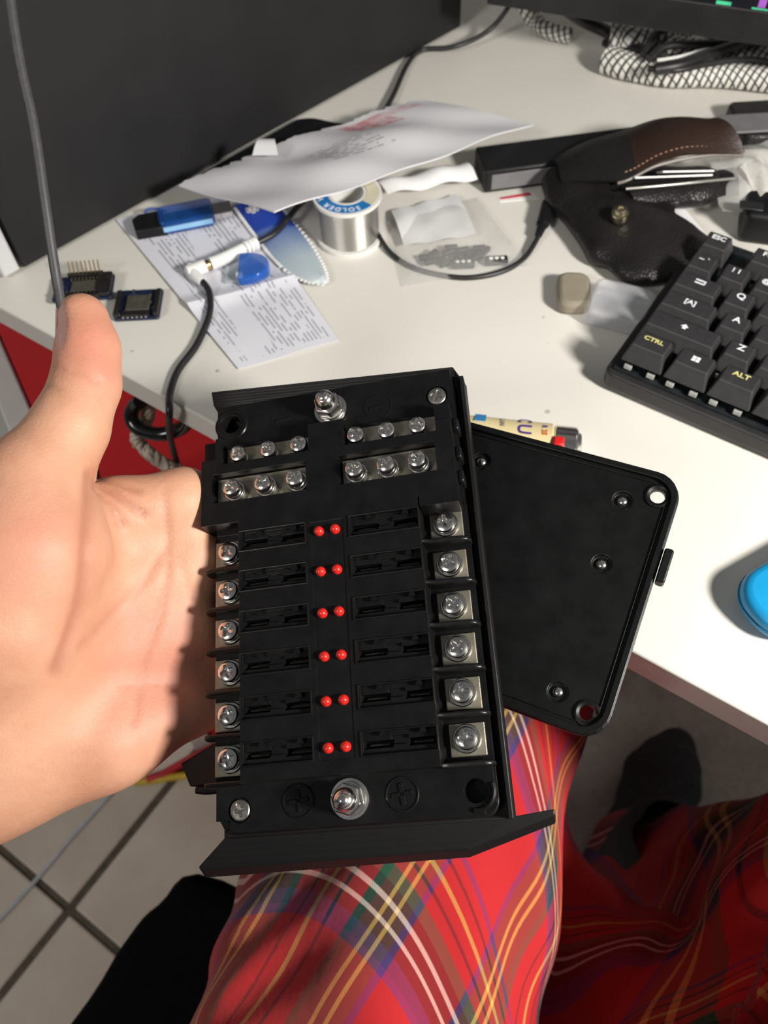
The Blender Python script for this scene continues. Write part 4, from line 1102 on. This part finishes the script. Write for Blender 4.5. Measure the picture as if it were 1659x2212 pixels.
# clear wrap with a paper label behind the keyboard, black plug in front of it
cw = thing('label_tag', 'creased white paper label in clear wrap at the right of the pouch', 'label', at(1625, 385, .025))
off = cw.location
Pg = [at(1597, 362, .026), at(1640, 425, .022), at(1690, 400, .022), at(1640, 338, .026)]
MB().grid(lambda u, v: quad(Pg)(u, v) - off + Vector((0, 0, .0015 * math.sin(6 * u + 8 * v))), 10, 10, .0004).build('paper', text_paper('label_print', (.3, .3, .3), (.55, .54, .50), 14, 30, (.1, .9, .1, .9, .3), .5).m, cw)
Pg2 = [at(1530, 345, .020), at(1560, 460, .014), at(1700, 440, .016), at(1660, 300, .020)]
MB().grid(lambda u, v: quad(Pg2)(u, v) - off + Vector((0, 0, .009 * math.sin(PI * u) * math.sin(PI * v) + .0015 * math.sin(14 * u - 9 * v))), 20, 20, .0003).build('clear_wrap', film('clear_wrap_film', (.7, .7, .68), .30, .12), cw)
wc = MB().box((0, 0, 0), (.050, .010, .0012)).build('paper_strip', M_paperwhite); A_, B_ = at(1450, 440, .006), at(1530, 535, .004)
wc.matrix_world = frame((A_ + B_) / 2, B_ - A_); tag(wc, 'narrow white paper strip between the pouch and the keyboard', 'paper')
pl = thing('power_plug', 'black power plug lying behind the top row of the keyboard', 'plug', frame(Vector((at(1605, 520).x, at(1605, 520).y, DZ)), (1, .35, 0)))
MB().prism(rrect(.045, .028, .006, 5, (.018, .010)), .001, .022).build('body', M_black, pl, bevel=.003, seg=3)
MB().box((-.002, .004, .0225), (.014, .008, .001)).build('raised_panel', M_kcase, pl, bevel=.0004)
MB().tube([(.04, .012, .012), (.06, .02, .010), (.09, .05, .004), (.14, .10, .004), (.20, .22, .004), (.22, .36, .004), (.30, .44, .004)], .003, 10, 6).build('flex', M_rubber, pl, 60)
bk = thing('black_wallet', 'black folded wallet edge lying beyond the brown flap at the far right', 'wallet', frame(at(1570, 305), at(1659, 300) - at(1570, 305)))
MB().prism(rrect(.11, .045, .006, 4, (.06, .008)), .001, .012).build('cover', M_bleath, bk, bevel=.002)
MB().prism(rrect(.06, .022, .003, 4, (.022, .000)), .012, .0135).build('grey_panel', M_grey, bk, bevel=.0004)

# ------------------------------------------------------------------ little box lid and low taupe block
o_ = at(1258, 690); x_ = at(1392, 725)
tb = thing('clear_cap', 'frosted clear plastic cap lying against the keyboard side', 'cap', frame(Vector((o_.x, o_.y, DZ)), x_ - o_))
Lc = (x_ - o_).length
t = NT('frosted_plastic'); t.base(t.ramp(t.noise(t.coord(), 40, 2), [(.3, (.50, .52, .56)), (.7, (.60, .62, .66))])); t.set(Roughness=.25, Alpha=.38)
MB().prism(rrect(Lc, .032, .006, 5, (Lc / 2, .010)), .0008, .0135).build('shell', t.m, tb, bevel=.003, seg=3)
rb = thing('taupe_block', 'low rounded taupe block beside the frosted clear cap', 'stopper', Vector((at(1236, 648).x, at(1236, 648).y, DZ)))
MB().prism(rrect(.020, .030, .007, 5), .0005, .010).build('body', plain('taupe_matte', (.25, .22, .165), .7, 0, .1, 60), rb, bevel=.003, seg=3)
rb.rotation_euler.z = .5

# ------------------------------------------------------------------ lighter
a, b_ = at(1020, 935, .008), at(1240, 958, .008)
lg = thing('cigarette_lighter', 'cream disposable lighter with a chrome hood and red button, behind the lid', 'lighter', frame(Vector((b_.x, b_.y, DZ)), b_ - a))
M_lcream = plain('cream_lighter', (.72, .60, .34), .35, 0, .05, 60)
Rx = Matrix.Rotation(PI / 2, 3, 'Y')
def bar(x0, x1, ry, rz, z, name, mat, bev):
    b = MB(); n = 24; vs = []
    for x in (x0, x1):
        for k in range(n): vs.append((x, ry * math.cos(2 * PI * k / n), z + rz * math.sin(2 * PI * k / n)))
    b.add(vs, [tuple(range(n))[::-1], tuple(range(n, 2 * n))] + [(k, (k + 1) % n, n + (k + 1) % n, n + k) for k in range(n)])
    return b.build(name, mat, lg, 40, bev)
body_l = bar(-.066, -.011, .0115, .0068, .0070, 'fuel_body', M_lcream, .0008)
bar(-.011, .002, .0108, .0064, .0070, 'chrome_hood', M_chrome, .0016)
bar(-.0035, .0035, .0070, .0050, .0070, 'spark_wheel', M_darksteel, .0008)
MB().box((-.0085, -.0045, .0125), (.006, .006, .005)).build('button', plain('lighter_red', (.65, .015, .015), .35), lg, bevel=.0012)
M_purple = plain('violet_ink', (.07, .035, .22), .5)
def ltext(tx, x, y, size, mat):
    z = .0070 + .0068 * math.sqrt(max(0, 1 - (y / .0115) ** 2)) + .0001
    sl = math.atan2(-.0068 * (y / .0115) / max(.2, math.sqrt(max(0.01, 1 - (y / .0115) ** 2))), .0115)
    link('lettering', text_mesh(tx, size, .00006, mat, bold=.0002), body_l, Matrix.Translation((x, y, z)) @ Matrix.Rotation(sl, 4, 'X') @ Matrix.Rotation(PI / 2 * -1, 4, 'Z'))
ltext('C', -.0265, .0088, .0100, M_purple); ltext('U', -.0265, .0012, .0100, M_purple)
ltext('L', -.0380, .0078, .0032, M_letd); ltext('A', -.0380, .0056, .0032, M_letd); ltext('N', -.0380, .0032, .0032, M_letd)
ltext('25', -.0160, .0005, .0036, plain('orange_ink', (.55, .16, .02), .5)); ltext('R', -.0160, .0050, .0034, M_purple)
MB().box((-.0495, .0072, .0125), (.0060, .0070, .0004), Matrix.Rotation(-.42, 3, 'X')).build('blue_patch', plain('lighter_blue', (.02, .22, .52), .4), body_l, 0)

# ------------------------------------------------------------------ blue controller at the right edge
g0 = at(1712, 1262)
gc = thing('game_controller', 'bright blue rounded plastic controller at the right edge of the desk', 'controller', frame(Vector((g0.x, g0.y, DZ)), (0.45, 0.9, 0)))
M_cy = plain('bright_blue_plastic', (.004, .25, .52), .4, 0, .05, 60)
MB().prism(rrect(.085, .036, .016, 7, (.008, -.006)), .003, .015).build('shell', M_cy, gc, bevel=.004, seg=4)
MB().prism(rrect(.086, .037, .0165, 7, (.008, -.006)), .008, .0088).build('seam', plain('seam_blue', (.003, .12, .26), .5), gc)
MB().lathe([(.006, .015), (.0062, .018), (.005, .0185), (.0078, .0215), (.0070, .0228), (.0005, .0222)], 20, (.025, -.006, 0)).build('thumb_stick', M_black, gc)
for a in range(4): MB().lathe([(.0030, .0148), (.0030, .0162), (.0024, .0167), (.0002, .0167)], 14, (-.004 + .006 * math.cos(a * PI / 2), -.006 + .006 * math.sin(a * PI / 2), 0)).build('button', M_black, gc)

# ------------------------------------------------------------------ cables under the monitor
def braid():
    t = NT('black_white_braid'); uv = t.coord('pat'); x, y, z = t.sep(uv)
    f = t.math('FRACT', t.math('MULTIPLY', t.math('ADD', y, t.math('MULTIPLY', x, .35)), 200.0))
    g = t.math('FRACT', t.math('MULTIPLY', t.math('SUBTRACT', y, t.math('MULTIPLY', x, 1.6)), 110.0))
    m = t.math('MULTIPLY', t.math('GREATER_THAN', f, .36), t.math('GREATER_THAN', g, .16))
    t.base(t.mix(m, (.03, .03, .03), (.74, .73, .68))); t.set(Roughness=.6); t.bump(m, .6, .001); return t.m
M_braid = braid()
def lone(name, label, pts, r, mat, cat='cable', seg=12, group=None):
    o = MB().tube(pts, r, seg, 8).build(name, mat, None, 60); tag(o, label, cat, group); return o
lone('braided_sleeve', 'black and white braided cable sleeve curving down beside the audio lead', [at(1118, -20, .03), at(1135, 15, .02), at(1155, 45, .010), at(1185, 66, .007), at(1232, 78, .006)], .0062, M_braid)
lone('braided_sleeve', 'short upper braided cable sleeve end below the monitor bezel', [at(1318, 78, .020), at(1345, 80, .020), at(1374, 84, .020), at(1430, 82, .018), at(1480, 76, .014)], lambda t: .0100 - .003 * t, M_braid)
lone('braided_sleeve', 'lower braided cable sleeve lying frontmost on the desk below the monitor', [at(1310, 128, .010), at(1345, 140, .010), at(1390, 150, .010), at(1450, 160, .010), at(1560, 162, .010), at(1690, 176, .010)], lambda t: .0105 - .002 * t, M_braid)
lone('braided_sleeve', 'dim braided cable sleeve in the shade at the right below the monitor', [at(1400, 95, .012), at(1480, 112, .012), at(1560, 120, .010), at(1700, 136, .010)], .010, M_braid)
for (lab, pts, r) in (
    ('thick black cable slanting from the monitor to the braided sleeves', [at(1225, 22, .03), at(1260, 45, .022), at(1310, 68, .016), at(1370, 105, .016), at(1420, 115, .022)], .0048),
    ('black cable arching highest over the braided sleeves', [at(1390, 120, .022), at(1420, 70, .030), at(1480, 58, .030), at(1560, 80, .028), at(1690, 84, .02)], .0030),
    ('black cable bowed across the middle of the braided sleeves', [at(1400, 128, .024), at(1440, 100, .028), at(1510, 95, .028), at(1590, 92, .026), at(1690, 78, .02)], .0028),
    ('glossy flat black cable fanning out from the lower sleeve', [at(1415, 150, .024), at(1470, 140, .026), at(1530, 118, .026), at(1600, 95, .025), at(1690, 70, .02)], .0042),
    ('thin black cable along the front of the lower sleeve', [at(1400, 148, .022), at(1460, 152, .024), at(1530, 138, .024), at(1620, 128, .022), at(1690, 140, .02)], .0022),
    ('short black cable running between the two sleeve ends', [at(1305, 92, .012), at(1345, 108, .014), at(1395, 116, .020), at(1440, 118, .022)], .0028)):
    lone('monitor_cable', lab, pts, r, M_rubber, seg=10)
# metal-look thin white wires between them
lone('white_wire', 'thin pale wire among the black cables below the monitor', [at(1420, 130, .022), at(1470, 122, .025), at(1520, 108, .026), at(1560, 103, .024)], .0012, M_white, 'wire')
# ------------------------------------------------------------------ the person: hand, forearm, pyjama trousers, sock
def skin_mat():
    t = NT('skin'); v = t.coord(); a = t.n('ShaderNodeAttribute', attribute_name='tone'); s = t.sep(a.outputs['Vector'])
    f = t.noise(v, 38, 4, .6)
    c = t.ramp(f, [(.3, (.53, .265, .165)), (.5, (.59, .315, .20)), (.72, (.65, .365, .24))])
    c = t.mix(s[0], c, (.54, .20, .14))
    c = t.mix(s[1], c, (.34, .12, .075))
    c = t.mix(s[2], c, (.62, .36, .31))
    t.base(c); t.set(Roughness=.56, Subsurface_Weight=.18, Subsurface_Scale=.006); t.b.inputs['Subsurface Radius'].default_value = (1.0, .35, .2)
    vo = t.n('ShaderNodeTexVoronoi'); vo.inputs['Scale'].default_value = 900; t.l(v, vo.inputs['Vector'])
    t.bump(t.math('ADD', vo.outputs['Distance'], t.math('MULTIPLY', t.noise(v, 220, 3), 1.5)), .12, .0006); return t.m
M_skin = skin_mat()
HND = [  # pixel, depth, radius in mm: start and end of each segment, blend
    # thumb
    ((178, 690, .322, 10.2), (190, 755, .320, 11.6), 6), ((190, 755, .320, 11.4), (186, 830, .317, 12.1), 5),
    ((186, 830, .317, 12.0), (150, 925, .312, 13.4), 6), ((150, 925, .312, 13.4), (75, 1052, .304, 18.5), 7),
    # ball of the thumb
    ((75, 1052, .304, 18.5), (66, 1190, .300, 26), 9), ((66, 1185, .300, 26), (10, 1330, .300, 30), 10),
    # palm rays
    ((395, 1082, .338, 13.2), (250, 1112, .330, 13.6), 6), ((250, 1112, .330, 13.6), (20, 1270, .318, 20), 8),
    ((420, 1215, .341, 13.5), (40, 1370, .320, 22), 16), ((422, 1360, .341, 13.5), (20, 1490, .320, 22), 16),
    ((408, 1520, .338, 13.5), (230, 1590, .326, 17.5), 14), ((230, 1590, .326, 18), (-30, 1690, .315, 23), 16),
    # wrist and forearm
    ((-20, 1400, .316, 33), (-260, 1470, .306, 29), 22), ((-20, 1560, .318, 30), (-260, 1500, .306, 28), 22),
    ((-260, 1480, .306, 30), (-900, 1760, .330, 40), 20),
    # fingers curling under the box
    ((400, 1085, .345, 12.5), (500, 1105, .372, 11.5), 8), ((500, 1105, .372, 11.3), (640, 1150, .392, 10.4), 6), ((640, 1150, .392, 10.2), (735, 1185, .392, 9.0), 5), ((735, 1185, .392, 9), (790, 1205, .388, 8.0), 4),
    ((425, 1220, .348, 12.5), (525, 1235, .376, 11.6), 8), ((525, 1235, .376, 11.5), (675, 1270, .397, 10.5), 6), ((675, 1270, .397, 10.3), (785, 1300, .396, 9.2), 5), ((785, 1300, .396, 9.2), (840, 1312, .391, 8.2), 4),
    ((425, 1365, .348, 12.2), (520, 1370, .376, 11.2), 8), ((520, 1370, .376, 11), (660, 1395, .397, 10.2), 6), ((660, 1395, .397, 10), (765, 1412, .396, 9.0), 5), ((765, 1412, .396, 9), (815, 1420, .391, 8.0), 4),
    ((412, 1520, .344, 11.2), (490, 1512, .368, 10.0), 8), ((490, 1512, .368, 9.8), (590, 1518, .388, 9.0), 5), ((590, 1518, .388, 8.8), (665, 1525, .388, 7.9), 4), ((665, 1525, .388, 7.9), (705, 1530, .384, 7.0), 4),
]
SEG = [(np.array(cp(*a[:3])), np.array(cp(*b[:3])), a[3] * mm, b[3] * mm, k * mm) for a, b, k in HND]
def hand_sdf(X):
    d = None
    for a, b, ra, rb, k in SEG:
        e = cone_sdf(X, a, b, ra, rb)
        d = e if d is None else smin(d, e, k)
    return d
pts = np.array([p for s in SEG for p in s[:2]])
lo, hi = pts.min(0) - .045, pts.max(0) + .045
Vh, Fh = sdf_mesh(hand_sdf, lo, hi, .0019)
Vh = relax(Vh, Fh, 3)
Nh = vnormals(Vh, Fh)
def seg_dist(V, P):
    d = np.full(len(V), 9.0)
    for a, b in zip(P[:-1], P[1:]):
        a, b = np.array(a), np.array(b); ab = b - a; t = np.clip(((V - a) @ ab) / (ab @ ab), 0, 1)
        d = np.minimum(d, np.linalg.norm(V - a - t[:, None] * ab, axis=1))
    return d
# project the mesh back into the view to lay creases on the palm side
Rn = np.array(R); rel = (Vh - np.array(CAMPOS)) @ Rn
PXY = np.stack([rel[:, 0] / rel[:, 2] * F + CX, rel[:, 1] / rel[:, 2] * F + CY], 1)
front = np.einsum('ij,ij->i', Nh, np.array(CAMPOS) - Vh) > 0
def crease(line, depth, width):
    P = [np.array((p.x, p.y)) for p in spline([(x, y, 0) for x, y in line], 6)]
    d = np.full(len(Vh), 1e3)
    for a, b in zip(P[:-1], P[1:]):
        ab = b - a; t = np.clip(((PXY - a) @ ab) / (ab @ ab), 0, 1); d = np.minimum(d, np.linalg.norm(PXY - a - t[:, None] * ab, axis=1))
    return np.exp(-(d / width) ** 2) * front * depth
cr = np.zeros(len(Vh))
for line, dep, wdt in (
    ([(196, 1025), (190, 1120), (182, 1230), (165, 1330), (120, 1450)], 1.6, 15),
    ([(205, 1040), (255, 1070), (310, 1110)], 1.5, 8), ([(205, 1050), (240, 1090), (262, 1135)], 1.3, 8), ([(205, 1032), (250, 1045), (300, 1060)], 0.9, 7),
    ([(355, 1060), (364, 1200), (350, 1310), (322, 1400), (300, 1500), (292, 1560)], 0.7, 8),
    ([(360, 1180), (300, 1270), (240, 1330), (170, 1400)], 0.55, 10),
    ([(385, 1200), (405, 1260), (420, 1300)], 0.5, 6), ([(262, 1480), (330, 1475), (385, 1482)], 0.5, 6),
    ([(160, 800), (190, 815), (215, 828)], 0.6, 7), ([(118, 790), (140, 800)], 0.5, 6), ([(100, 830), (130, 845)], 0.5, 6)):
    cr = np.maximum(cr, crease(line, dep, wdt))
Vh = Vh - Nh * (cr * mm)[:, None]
# nail on the outer side of the thumb: flattened plate with a rim
def blob(px, py, r): return np.exp(-(((PXY[:, 0] - px) ** 2 + (PXY[:, 1] - py) ** 2) / r ** 2))
inb = front.astype(float)
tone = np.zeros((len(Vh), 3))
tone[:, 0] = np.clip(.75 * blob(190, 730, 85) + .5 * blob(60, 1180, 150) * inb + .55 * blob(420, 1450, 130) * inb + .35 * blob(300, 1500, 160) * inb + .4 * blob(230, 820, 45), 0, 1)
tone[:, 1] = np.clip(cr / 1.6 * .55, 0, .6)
nail = (np.exp(-(((PXY[:, 0] - 128) / 15) ** 2 + ((PXY[:, 1] - 700) / 52) ** 2) ** 2))
tone[:, 2] = np.clip(nail * 1.2, 0, 1)
Vh = Vh - Nh * (nail * .0012)[:, None]
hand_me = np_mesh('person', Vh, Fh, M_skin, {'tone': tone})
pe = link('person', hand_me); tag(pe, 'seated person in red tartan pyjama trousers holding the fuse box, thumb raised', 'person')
nz = 14
def nailf(u, v):
    # curved plate on the far side of the thumb tip
    a = cp(134, 655, .3245); b = cp(132, 745, .322)
    ctr = cp(178, 700, .322); ax = (b - a).normalized()
    out = (a - ctr); out = (out - ax * out.dot(ax)).normalized(); back = ax.cross(out)
    if back.dot(ray(150, 700)) < 0: back = -back
    th = (v - .5) * 1.5 + .62
    r = .0100
    return ctr + ax * ((u - .5) * .0150 + .0005) + (out * math.cos(th) + back * math.sin(th)) * (r - .0012 * (2 * u - 1) ** 4 * 0)
M_nail = plain('fingernail', (.62, .38, .33), .28, 0, .05, 120)
nl = MB().grid(nailf, nz, nz, .0006).build('thumbnail', M_nail, pe)

# ---- trousers
def tartan():
    t = NT('red_tartan_flannel'); uv = t.coord('weave'); x, y, z = t.sep(uv)
    red, nav, grn, blk, wht, yel, brn, pur = (.50, .012, .016), (.012, .03, .12), (.012, .08, .045), (.010, .010, .012), (.72, .62, .55), (.66, .42, .10), (.13, .05, .035), (.10, .03, .16)
    def sett(c, per, ph, lines):
        f = t.math('FRACT', t.math('ADD', t.math('MULTIPLY', c, 1.0 / per), ph)); return t.ramp(f, lines, 'CONSTANT')
    warp = sett(x, .150, .10, [(0, red), (.24, pur), (.265, brn), (.31, yel), (.325, brn), (.355, yel), (.370, brn), (.415, grn), (.45, red), (.52, blk), (.535, red), (.585, yel), (.605, red), (.655, blk), (.67, red), (.74, grn), (.775, brn), (.82, yel), (.835, brn), (.865, yel), (.88, brn), (.925, pur), (.95, red)])
    weft = sett(y, .165, .35, [(0, red), (.30, pur), (.325, nav), (.375, blk), (.415, wht), (.433, blk), (.475, wht), (.493, blk), (.535, grn), (.585, red), (.63, blk), (.645, red), (.695, yel), (.712, red), (.76, blk), (.775, red), (.82, pur), (.845, red)])
    tw = t.math('FRACT', t.math('MULTIPLY', t.math('ADD', x, y), 620.0))
    m = t.n('ShaderNodeMapRange'); t.l(tw, m.inputs[0]); m.inputs[3].default_value = .30; m.inputs[4].default_value = .70
    t.base(t.mix(m.outputs[0], warp, weft)); t.set(Roughness=.9, Sheen_Weight=.15); t.bump(t.math('ADD', tw, t.math('MULTIPLY', t.noise(t.coord(), 90, 3), 2)), .35, .0008); return t.m
M_tart = tartan()
_a, _b = at(945, 1600, -.20), at(800, 2200, -.205)
def on(y): return _b + (_a - _b) * ((y - _b.y) / (_a.y - _b.y))
HIPL, KNL = on(-.42), on(.22)
print('LEFT', HIPL, KNL)
HIPR, KNR = Vector((0.075, -0.42, DZ - .255)), Vector((.205, .235, DZ - .235))
ANL, ANR = Vector((-0.13, .36, .11)), Vector((.095, .29, .115))
def tro_sdf(X):
    d = cone_sdf(X, HIPL, KNL, .112, .088)
    d = smin(d, cone_sdf(X, KNL, ANL, .082, .062), .05)
    e = cone_sdf(X, HIPR, KNR, .112, .086)
    e = smin(e, cone_sdf(X, KNR, ANR, .080, .060), .05)
    g = cone_sdf(X, (-.06, -.45, DZ - .22), (.06, -.45, DZ - .22), .13, .13)
    web = smin(smin(cone_sdf(X, (.04, -.32, DZ - .33), (.055, .095, DZ - .33), .11, .08), cone_sdf(X, (.10, -.3, DZ - .34), (.13, .095, DZ - .335), .11, .08), .05), cone_sdf(X, KNL + Vector((.02, -.02, -.08)), (.05, .08, DZ - .32), .055, .055), .03)
    d = smin(smin(smin(d, e, .02), g, .06), web, .035)
    x, y, z = X[..., 0], X[..., 1], X[..., 2]
    wr = .0035 * np.sin(x * 55 + y * 38 + z * 30) * np.sin(y * 21 - x * 17) + .0022 * np.sin(y * 85 - x * 70 + 6 * np.sin(x * 30)) 
    fold = .007 * np.exp(-((x - .14) / .045) ** 2) * np.sin(x * 110 - y * 70)
    d = d + wr + fold
    return np.maximum(d, np.maximum(.115 - z, -.47 - y))
lo, hi = (-.26, -.49, .09), (.36, .44, DZ - .04)
Vt, Ft = sdf_mesh(tro_sdf, lo, hi, .0052)
Vt = relax(Vt, Ft, 2)
def weave(V):
    out = np.zeros((len(V), 3))
    def cyl(a, b, tw, sgn=1):
        a, b = np.array(a), np.array(b); ax = b - a; L = np.linalg.norm(ax); ax = ax / L
        t = (V - a) @ ax; up = np.array((0, 0, 1.0)); up = up - ax * (up @ ax); up /= np.linalg.norm(up); rt = np.cross(ax, up)
        D = V - a - t[:, None] * ax; ang = np.arctan2(D @ rt, D @ up); r = np.linalg.norm(D, axis=1)
        return ang * .100 + tw * t, t, ang
    ul, tl, al = cyl(HIPL, KNL, -.38); ur, tr, rr = cyl(HIPR, KNR, -.30)
    left = (V[:, 0] < (HIPL.x + HIPR.x) / 2 + np.clip((V[:, 1] + .2) / .5, 0, 1) * .05)
    out[:, 0] = np.where(left, ul, ur); out[:, 1] = np.where(left, tl + .055 * np.clip(al + .5, -.6, 3) ** 2, tr)
    return out
tr = link('pyjama_trousers', np_mesh('pyjama_trousers', Vt, Ft, M_tart, {'weave': weave(Vt)}), pe); tr['label'] = 'red tartan flannel pyjama trousers'

# ---- dark sweatshirt: torso and sleeves behind the camera, added to shade the lap
W0, W1 = cp(-330, 1510, .308), cp(-760, 1700, .325)
def shirt_sdf(X):
    d = cone_sdf(X, (.03, -.46, .50), (.03, -.45, 1.10), .165, .175, ((0, 1, 0), .68))
    d = smin(d, cone_sdf(X, (-.15, -.45, 1.17), (.21, -.45, 1.17), .075, .075), .06)
    d = smin(d, cone_sdf(X, (-.18, -.45, 1.15), (W1.x - .10, W1.y - .10, W1.z - .02), .068, .055), .04)
    d = smin(d, cone_sdf(X, (W1.x - .10, W1.y - .10, W1.z - .02), W0, .055, .042), .03)
    d = smin(d, cone_sdf(X, (.24, -.47, 1.15), (.42, -.46, .93), .068, .055), .04)
    d = smin(d, cone_sdf(X, (.42, -.46, .93), (.26, -.27, 1.06), .055, .042), .03)
    return d + .003 * np.sin(X[..., 0] * 40 + X[..., 2] * 60) * np.sin(X[..., 1] * 50)
Vw, Fw = sdf_mesh(shirt_sdf, (min(-.55, W1.x - .2), -.66, .32), (.50, max(-.0, W0.y + .06), 1.30), .010)
sw = link('shade_sweatshirt', np_mesh('shade_sweatshirt', relax(Vw, Fw, 2), Fw, plain('black_jersey', (.012, .012, .013), .95, 0, .2, 200, .4)), pe)

# ---- sock on the right foot
M_sock = plain('charcoal_sock', (.060, .062, .070), .9, 0, .25, 220, .6, 900)
z0 = .0165
toe = at(1452, 1625, -DZ + .03); heel = at(1345, 1870, -DZ + .03); 
def sock_sdf(X):
    ball = toe.lerp(heel, .30)
    d = cone_sdf(X, (toe.x, toe.y, z0 + .030), (ball.x, ball.y, z0 + .036), .026, .040, ((0, 0, 1), .75))
    d = smin(d, cone_sdf(X, (ball.x, ball.y, z0 + .036), (heel.x - .004, heel.y - .02, z0 + .042), .040, .036), .03)
    d = smin(d, cone_sdf(X, (heel.x - .004, heel.y - .03, z0 + .045), (ANR.x, ANR.y - .01, .26), .036, .045), .03)
    return np.maximum(d + .0012 * np.sin(X[..., 1] * 160), (z0 + .001) - X[..., 2])
c0 = np.array(toe.lerp(heel, .5))
Vs, Fs = sdf_mesh(sock_sdf, (c0[0] - .13, c0[1] - .24, 0), (c0[0] + .13, c0[1] + .2, .29), .004)
so = link('sock', np_mesh('sock', relax(Vs, Fs, 2), Fs, M_sock), pe); so['label'] = 'charcoal grey sock'
toeL = Vector((-.13, .44, .05))
def sockl(X):
    d = cone_sdf(X, (ANL.x, ANL.y + .15, z0 + .032), (ANL.x, ANL.y - .02, z0 + .042), .034, .038)
    d = smin(d, cone_sdf(X, (ANL.x, ANL.y - .02, z0 + .045), (ANL.x, ANL.y, .2), .036, .044), .03)
    return np.maximum(d, (z0 + .001) - X[..., 2])
Vs, Fs = sdf_mesh(sockl, (ANL.x - .07, ANL.y - .1, 0), (ANL.x + .07, ANL.y + .22, .24), .005)
link('sock', np_mesh('sock', relax(Vs, Fs, 2), Fs, M_sock), pe)

# ------------------------------------------------------------------ chair
ch = thing('office_chair', 'black office chair seat under the tartan trousers', 'chair', (0, 0, 0))
M_fab = plain('black_chair_fabric', (.003, .003, .0032), .95, 0, .3, 300, .2, spec=.08)
pts = [at(440, 1902, -.245), at(330, 1945, -.245), at(250, 2035, -.245), at(130, 2215, -.245)]
zs = DZ - .335
_c = [at(470, 1890, -.335), at(330, 1945, -.335), at(250, 2035, -.335), at(130, 2215, -.335)]
_m = .03
seat_poly = [(_c[3].x - .02, -.54), (_c[3].x - .01, -.30), (_c[3].x, _c[3].y), (_c[2].x, _c[2].y), (_c[1].x, _c[1].y), (_c[0].x, _c[0].y), (_m, _c[0].y + .02), (2 * _m - _c[0].x, _c[0].y), (2 * _m - _c[1].x, _c[1].y), (2 * _m - _c[2].x, _c[2].y), (2 * _m - _c[3].x, _c[3].y), (2 * _m - _c[3].x + .01, -.30), (2 * _m - _c[3].x + .02, -.54)]
MB().prism([(p.x, p.y) for p in spline([(x, y, 0) for x, y in seat_poly], 5)], zs - .085, zs).build('seat', M_fab, ch, bevel=.022, seg=4)
MB().lathe([(.028, .09), (.028, .25), (.022, .25), (.022, zs - .08)], 20, (0, -.25, 0)).build('gas_column', M_black, ch)
for k in range(5):
    a = 2 * PI * k / 5 + .3; e = Vector((.27 * math.cos(a), -.25 + .27 * math.sin(a), .07))
    lg_ = MB().tube([(0.03 * math.cos(a), -.25 + .03 * math.sin(a), .115), e], lambda t: .024 - .008 * t, 8, 3).build('leg', M_black, ch)
    MB().lathe([(.025, -.014), (.025, .014)], 16, (e.x, e.y, .026), Matrix.Rotation(PI / 2, 3, 'X')).build('caster', M_black, lg_)
MB().prism(rrect(.44, .06, .02, 4, (0, -.66)), zs + .12, zs + .60).build('backrest', M_fab, ch, bevel=.02, seg=3)
MB().box((0, -.675, zs + .03), (.06, .02, .30)).build('back_bracket', M_black, ch, bevel=.004)

# ------------------------------------------------------------------ hook, rope and floor wires
hk = thing('coat_hook', 'glossy black curved hook fixed under the desk edge', 'hook', (at(330, 930, -.05)))
cable(hk, [Vector((at(420, 905, -.03).x, EDGE + .012, DZ - .022)), at(395, 922, -.048), at(345, 938, -.055), at(298, 925, -.055), at(283, 900, -.050), at(292, 875, -.042), at(303, 868, -.035)], .0046, plain('gloss_black', (.008, .008, .009), .18), 'hook_arm', 12)
def rope_mat():
    t = NT('cream_rope'); uv = t.coord('pat'); x, y, z = t.sep(uv)
    f = t.math('FRACT', t.math('MULTIPLY', t.math('ADD', y, t.math('MULTIPLY', x, 1.2)), 130.0))
    t.base(t.mix(t.math('LESS_THAN', f, .2), (.66, .58, .47), (.28, .22, .16))); t.set(Roughness=.9); t.bump(f, .8, .002); return t.m
M_rope = rope_mat()
rp = thing('braided_rope', 'cream braided rope hanging through the black hook', 'rope', at(330, 960, -.07))
strand = [at(320, 878, -.050), at(318, 900, -.058), at(306, 925, -.066), at(296, 948, -.072), at(318, 975, -.080), at(352, 1000, -.085), at(400, 1025, -.095), at(440, 1060, -.12)]
P = spline(strand, 10)
for ph in (0, 2 * PI / 3, 4 * PI / 3):
    q = []
    for i, p in enumerate(P):
        Tn = (P[min(i + 1, len(P) - 1)] - P[max(i - 1, 0)]).normalized(); N_ = Tn.orthogonal().normalized(); B_ = Tn.cross(N_)
        a = i * .55 + ph; q.append(p + (N_ * math.cos(a) + B_ * math.sin(a)) * .0022 - rp.location)
    MB().tube(q, .0027, 8, 2).build('strand', M_rope, rp, 60)
M_yel = plain('yellow_wire', (.60, .40, .015), .45); M_redw = plain('red_wire', (.50, .02, .03), .45)
zf = -DZ
lone('yellow_wire', 'yellow wire running along the floor below the hand', [at(292, 1690, zf + .006), at(340, 1684, zf + .006), at(400, 1675, zf + .006), at(470, 1668, zf + .006), at(560, 1690, zf + .006)], .0048, M_yel, 'wire')
lone('red_wire', 'red wire above the yellow one, showing below the hand', [at(318, 1684, zf + .007), at(350, 1674, zf + .007), at(378, 1658, zf + .007), at(430, 1630, zf + .007), at(520, 1590, zf + .007)], .0058, M_redw, 'wire')
lone('floor_cable', 'thin white cable lying across the floor tiles', [at(-60, 2050, zf + .003), at(20, 1965, zf + .003), at(85, 1893, zf + .003), at(150, 1815, zf + .003), at(222, 1735, zf + .003), at(330, 1610, zf + .003), at(500, 1420, zf + .003)], .0030, plain('white_cable', (.50, .53, .55), .5), 'cable')
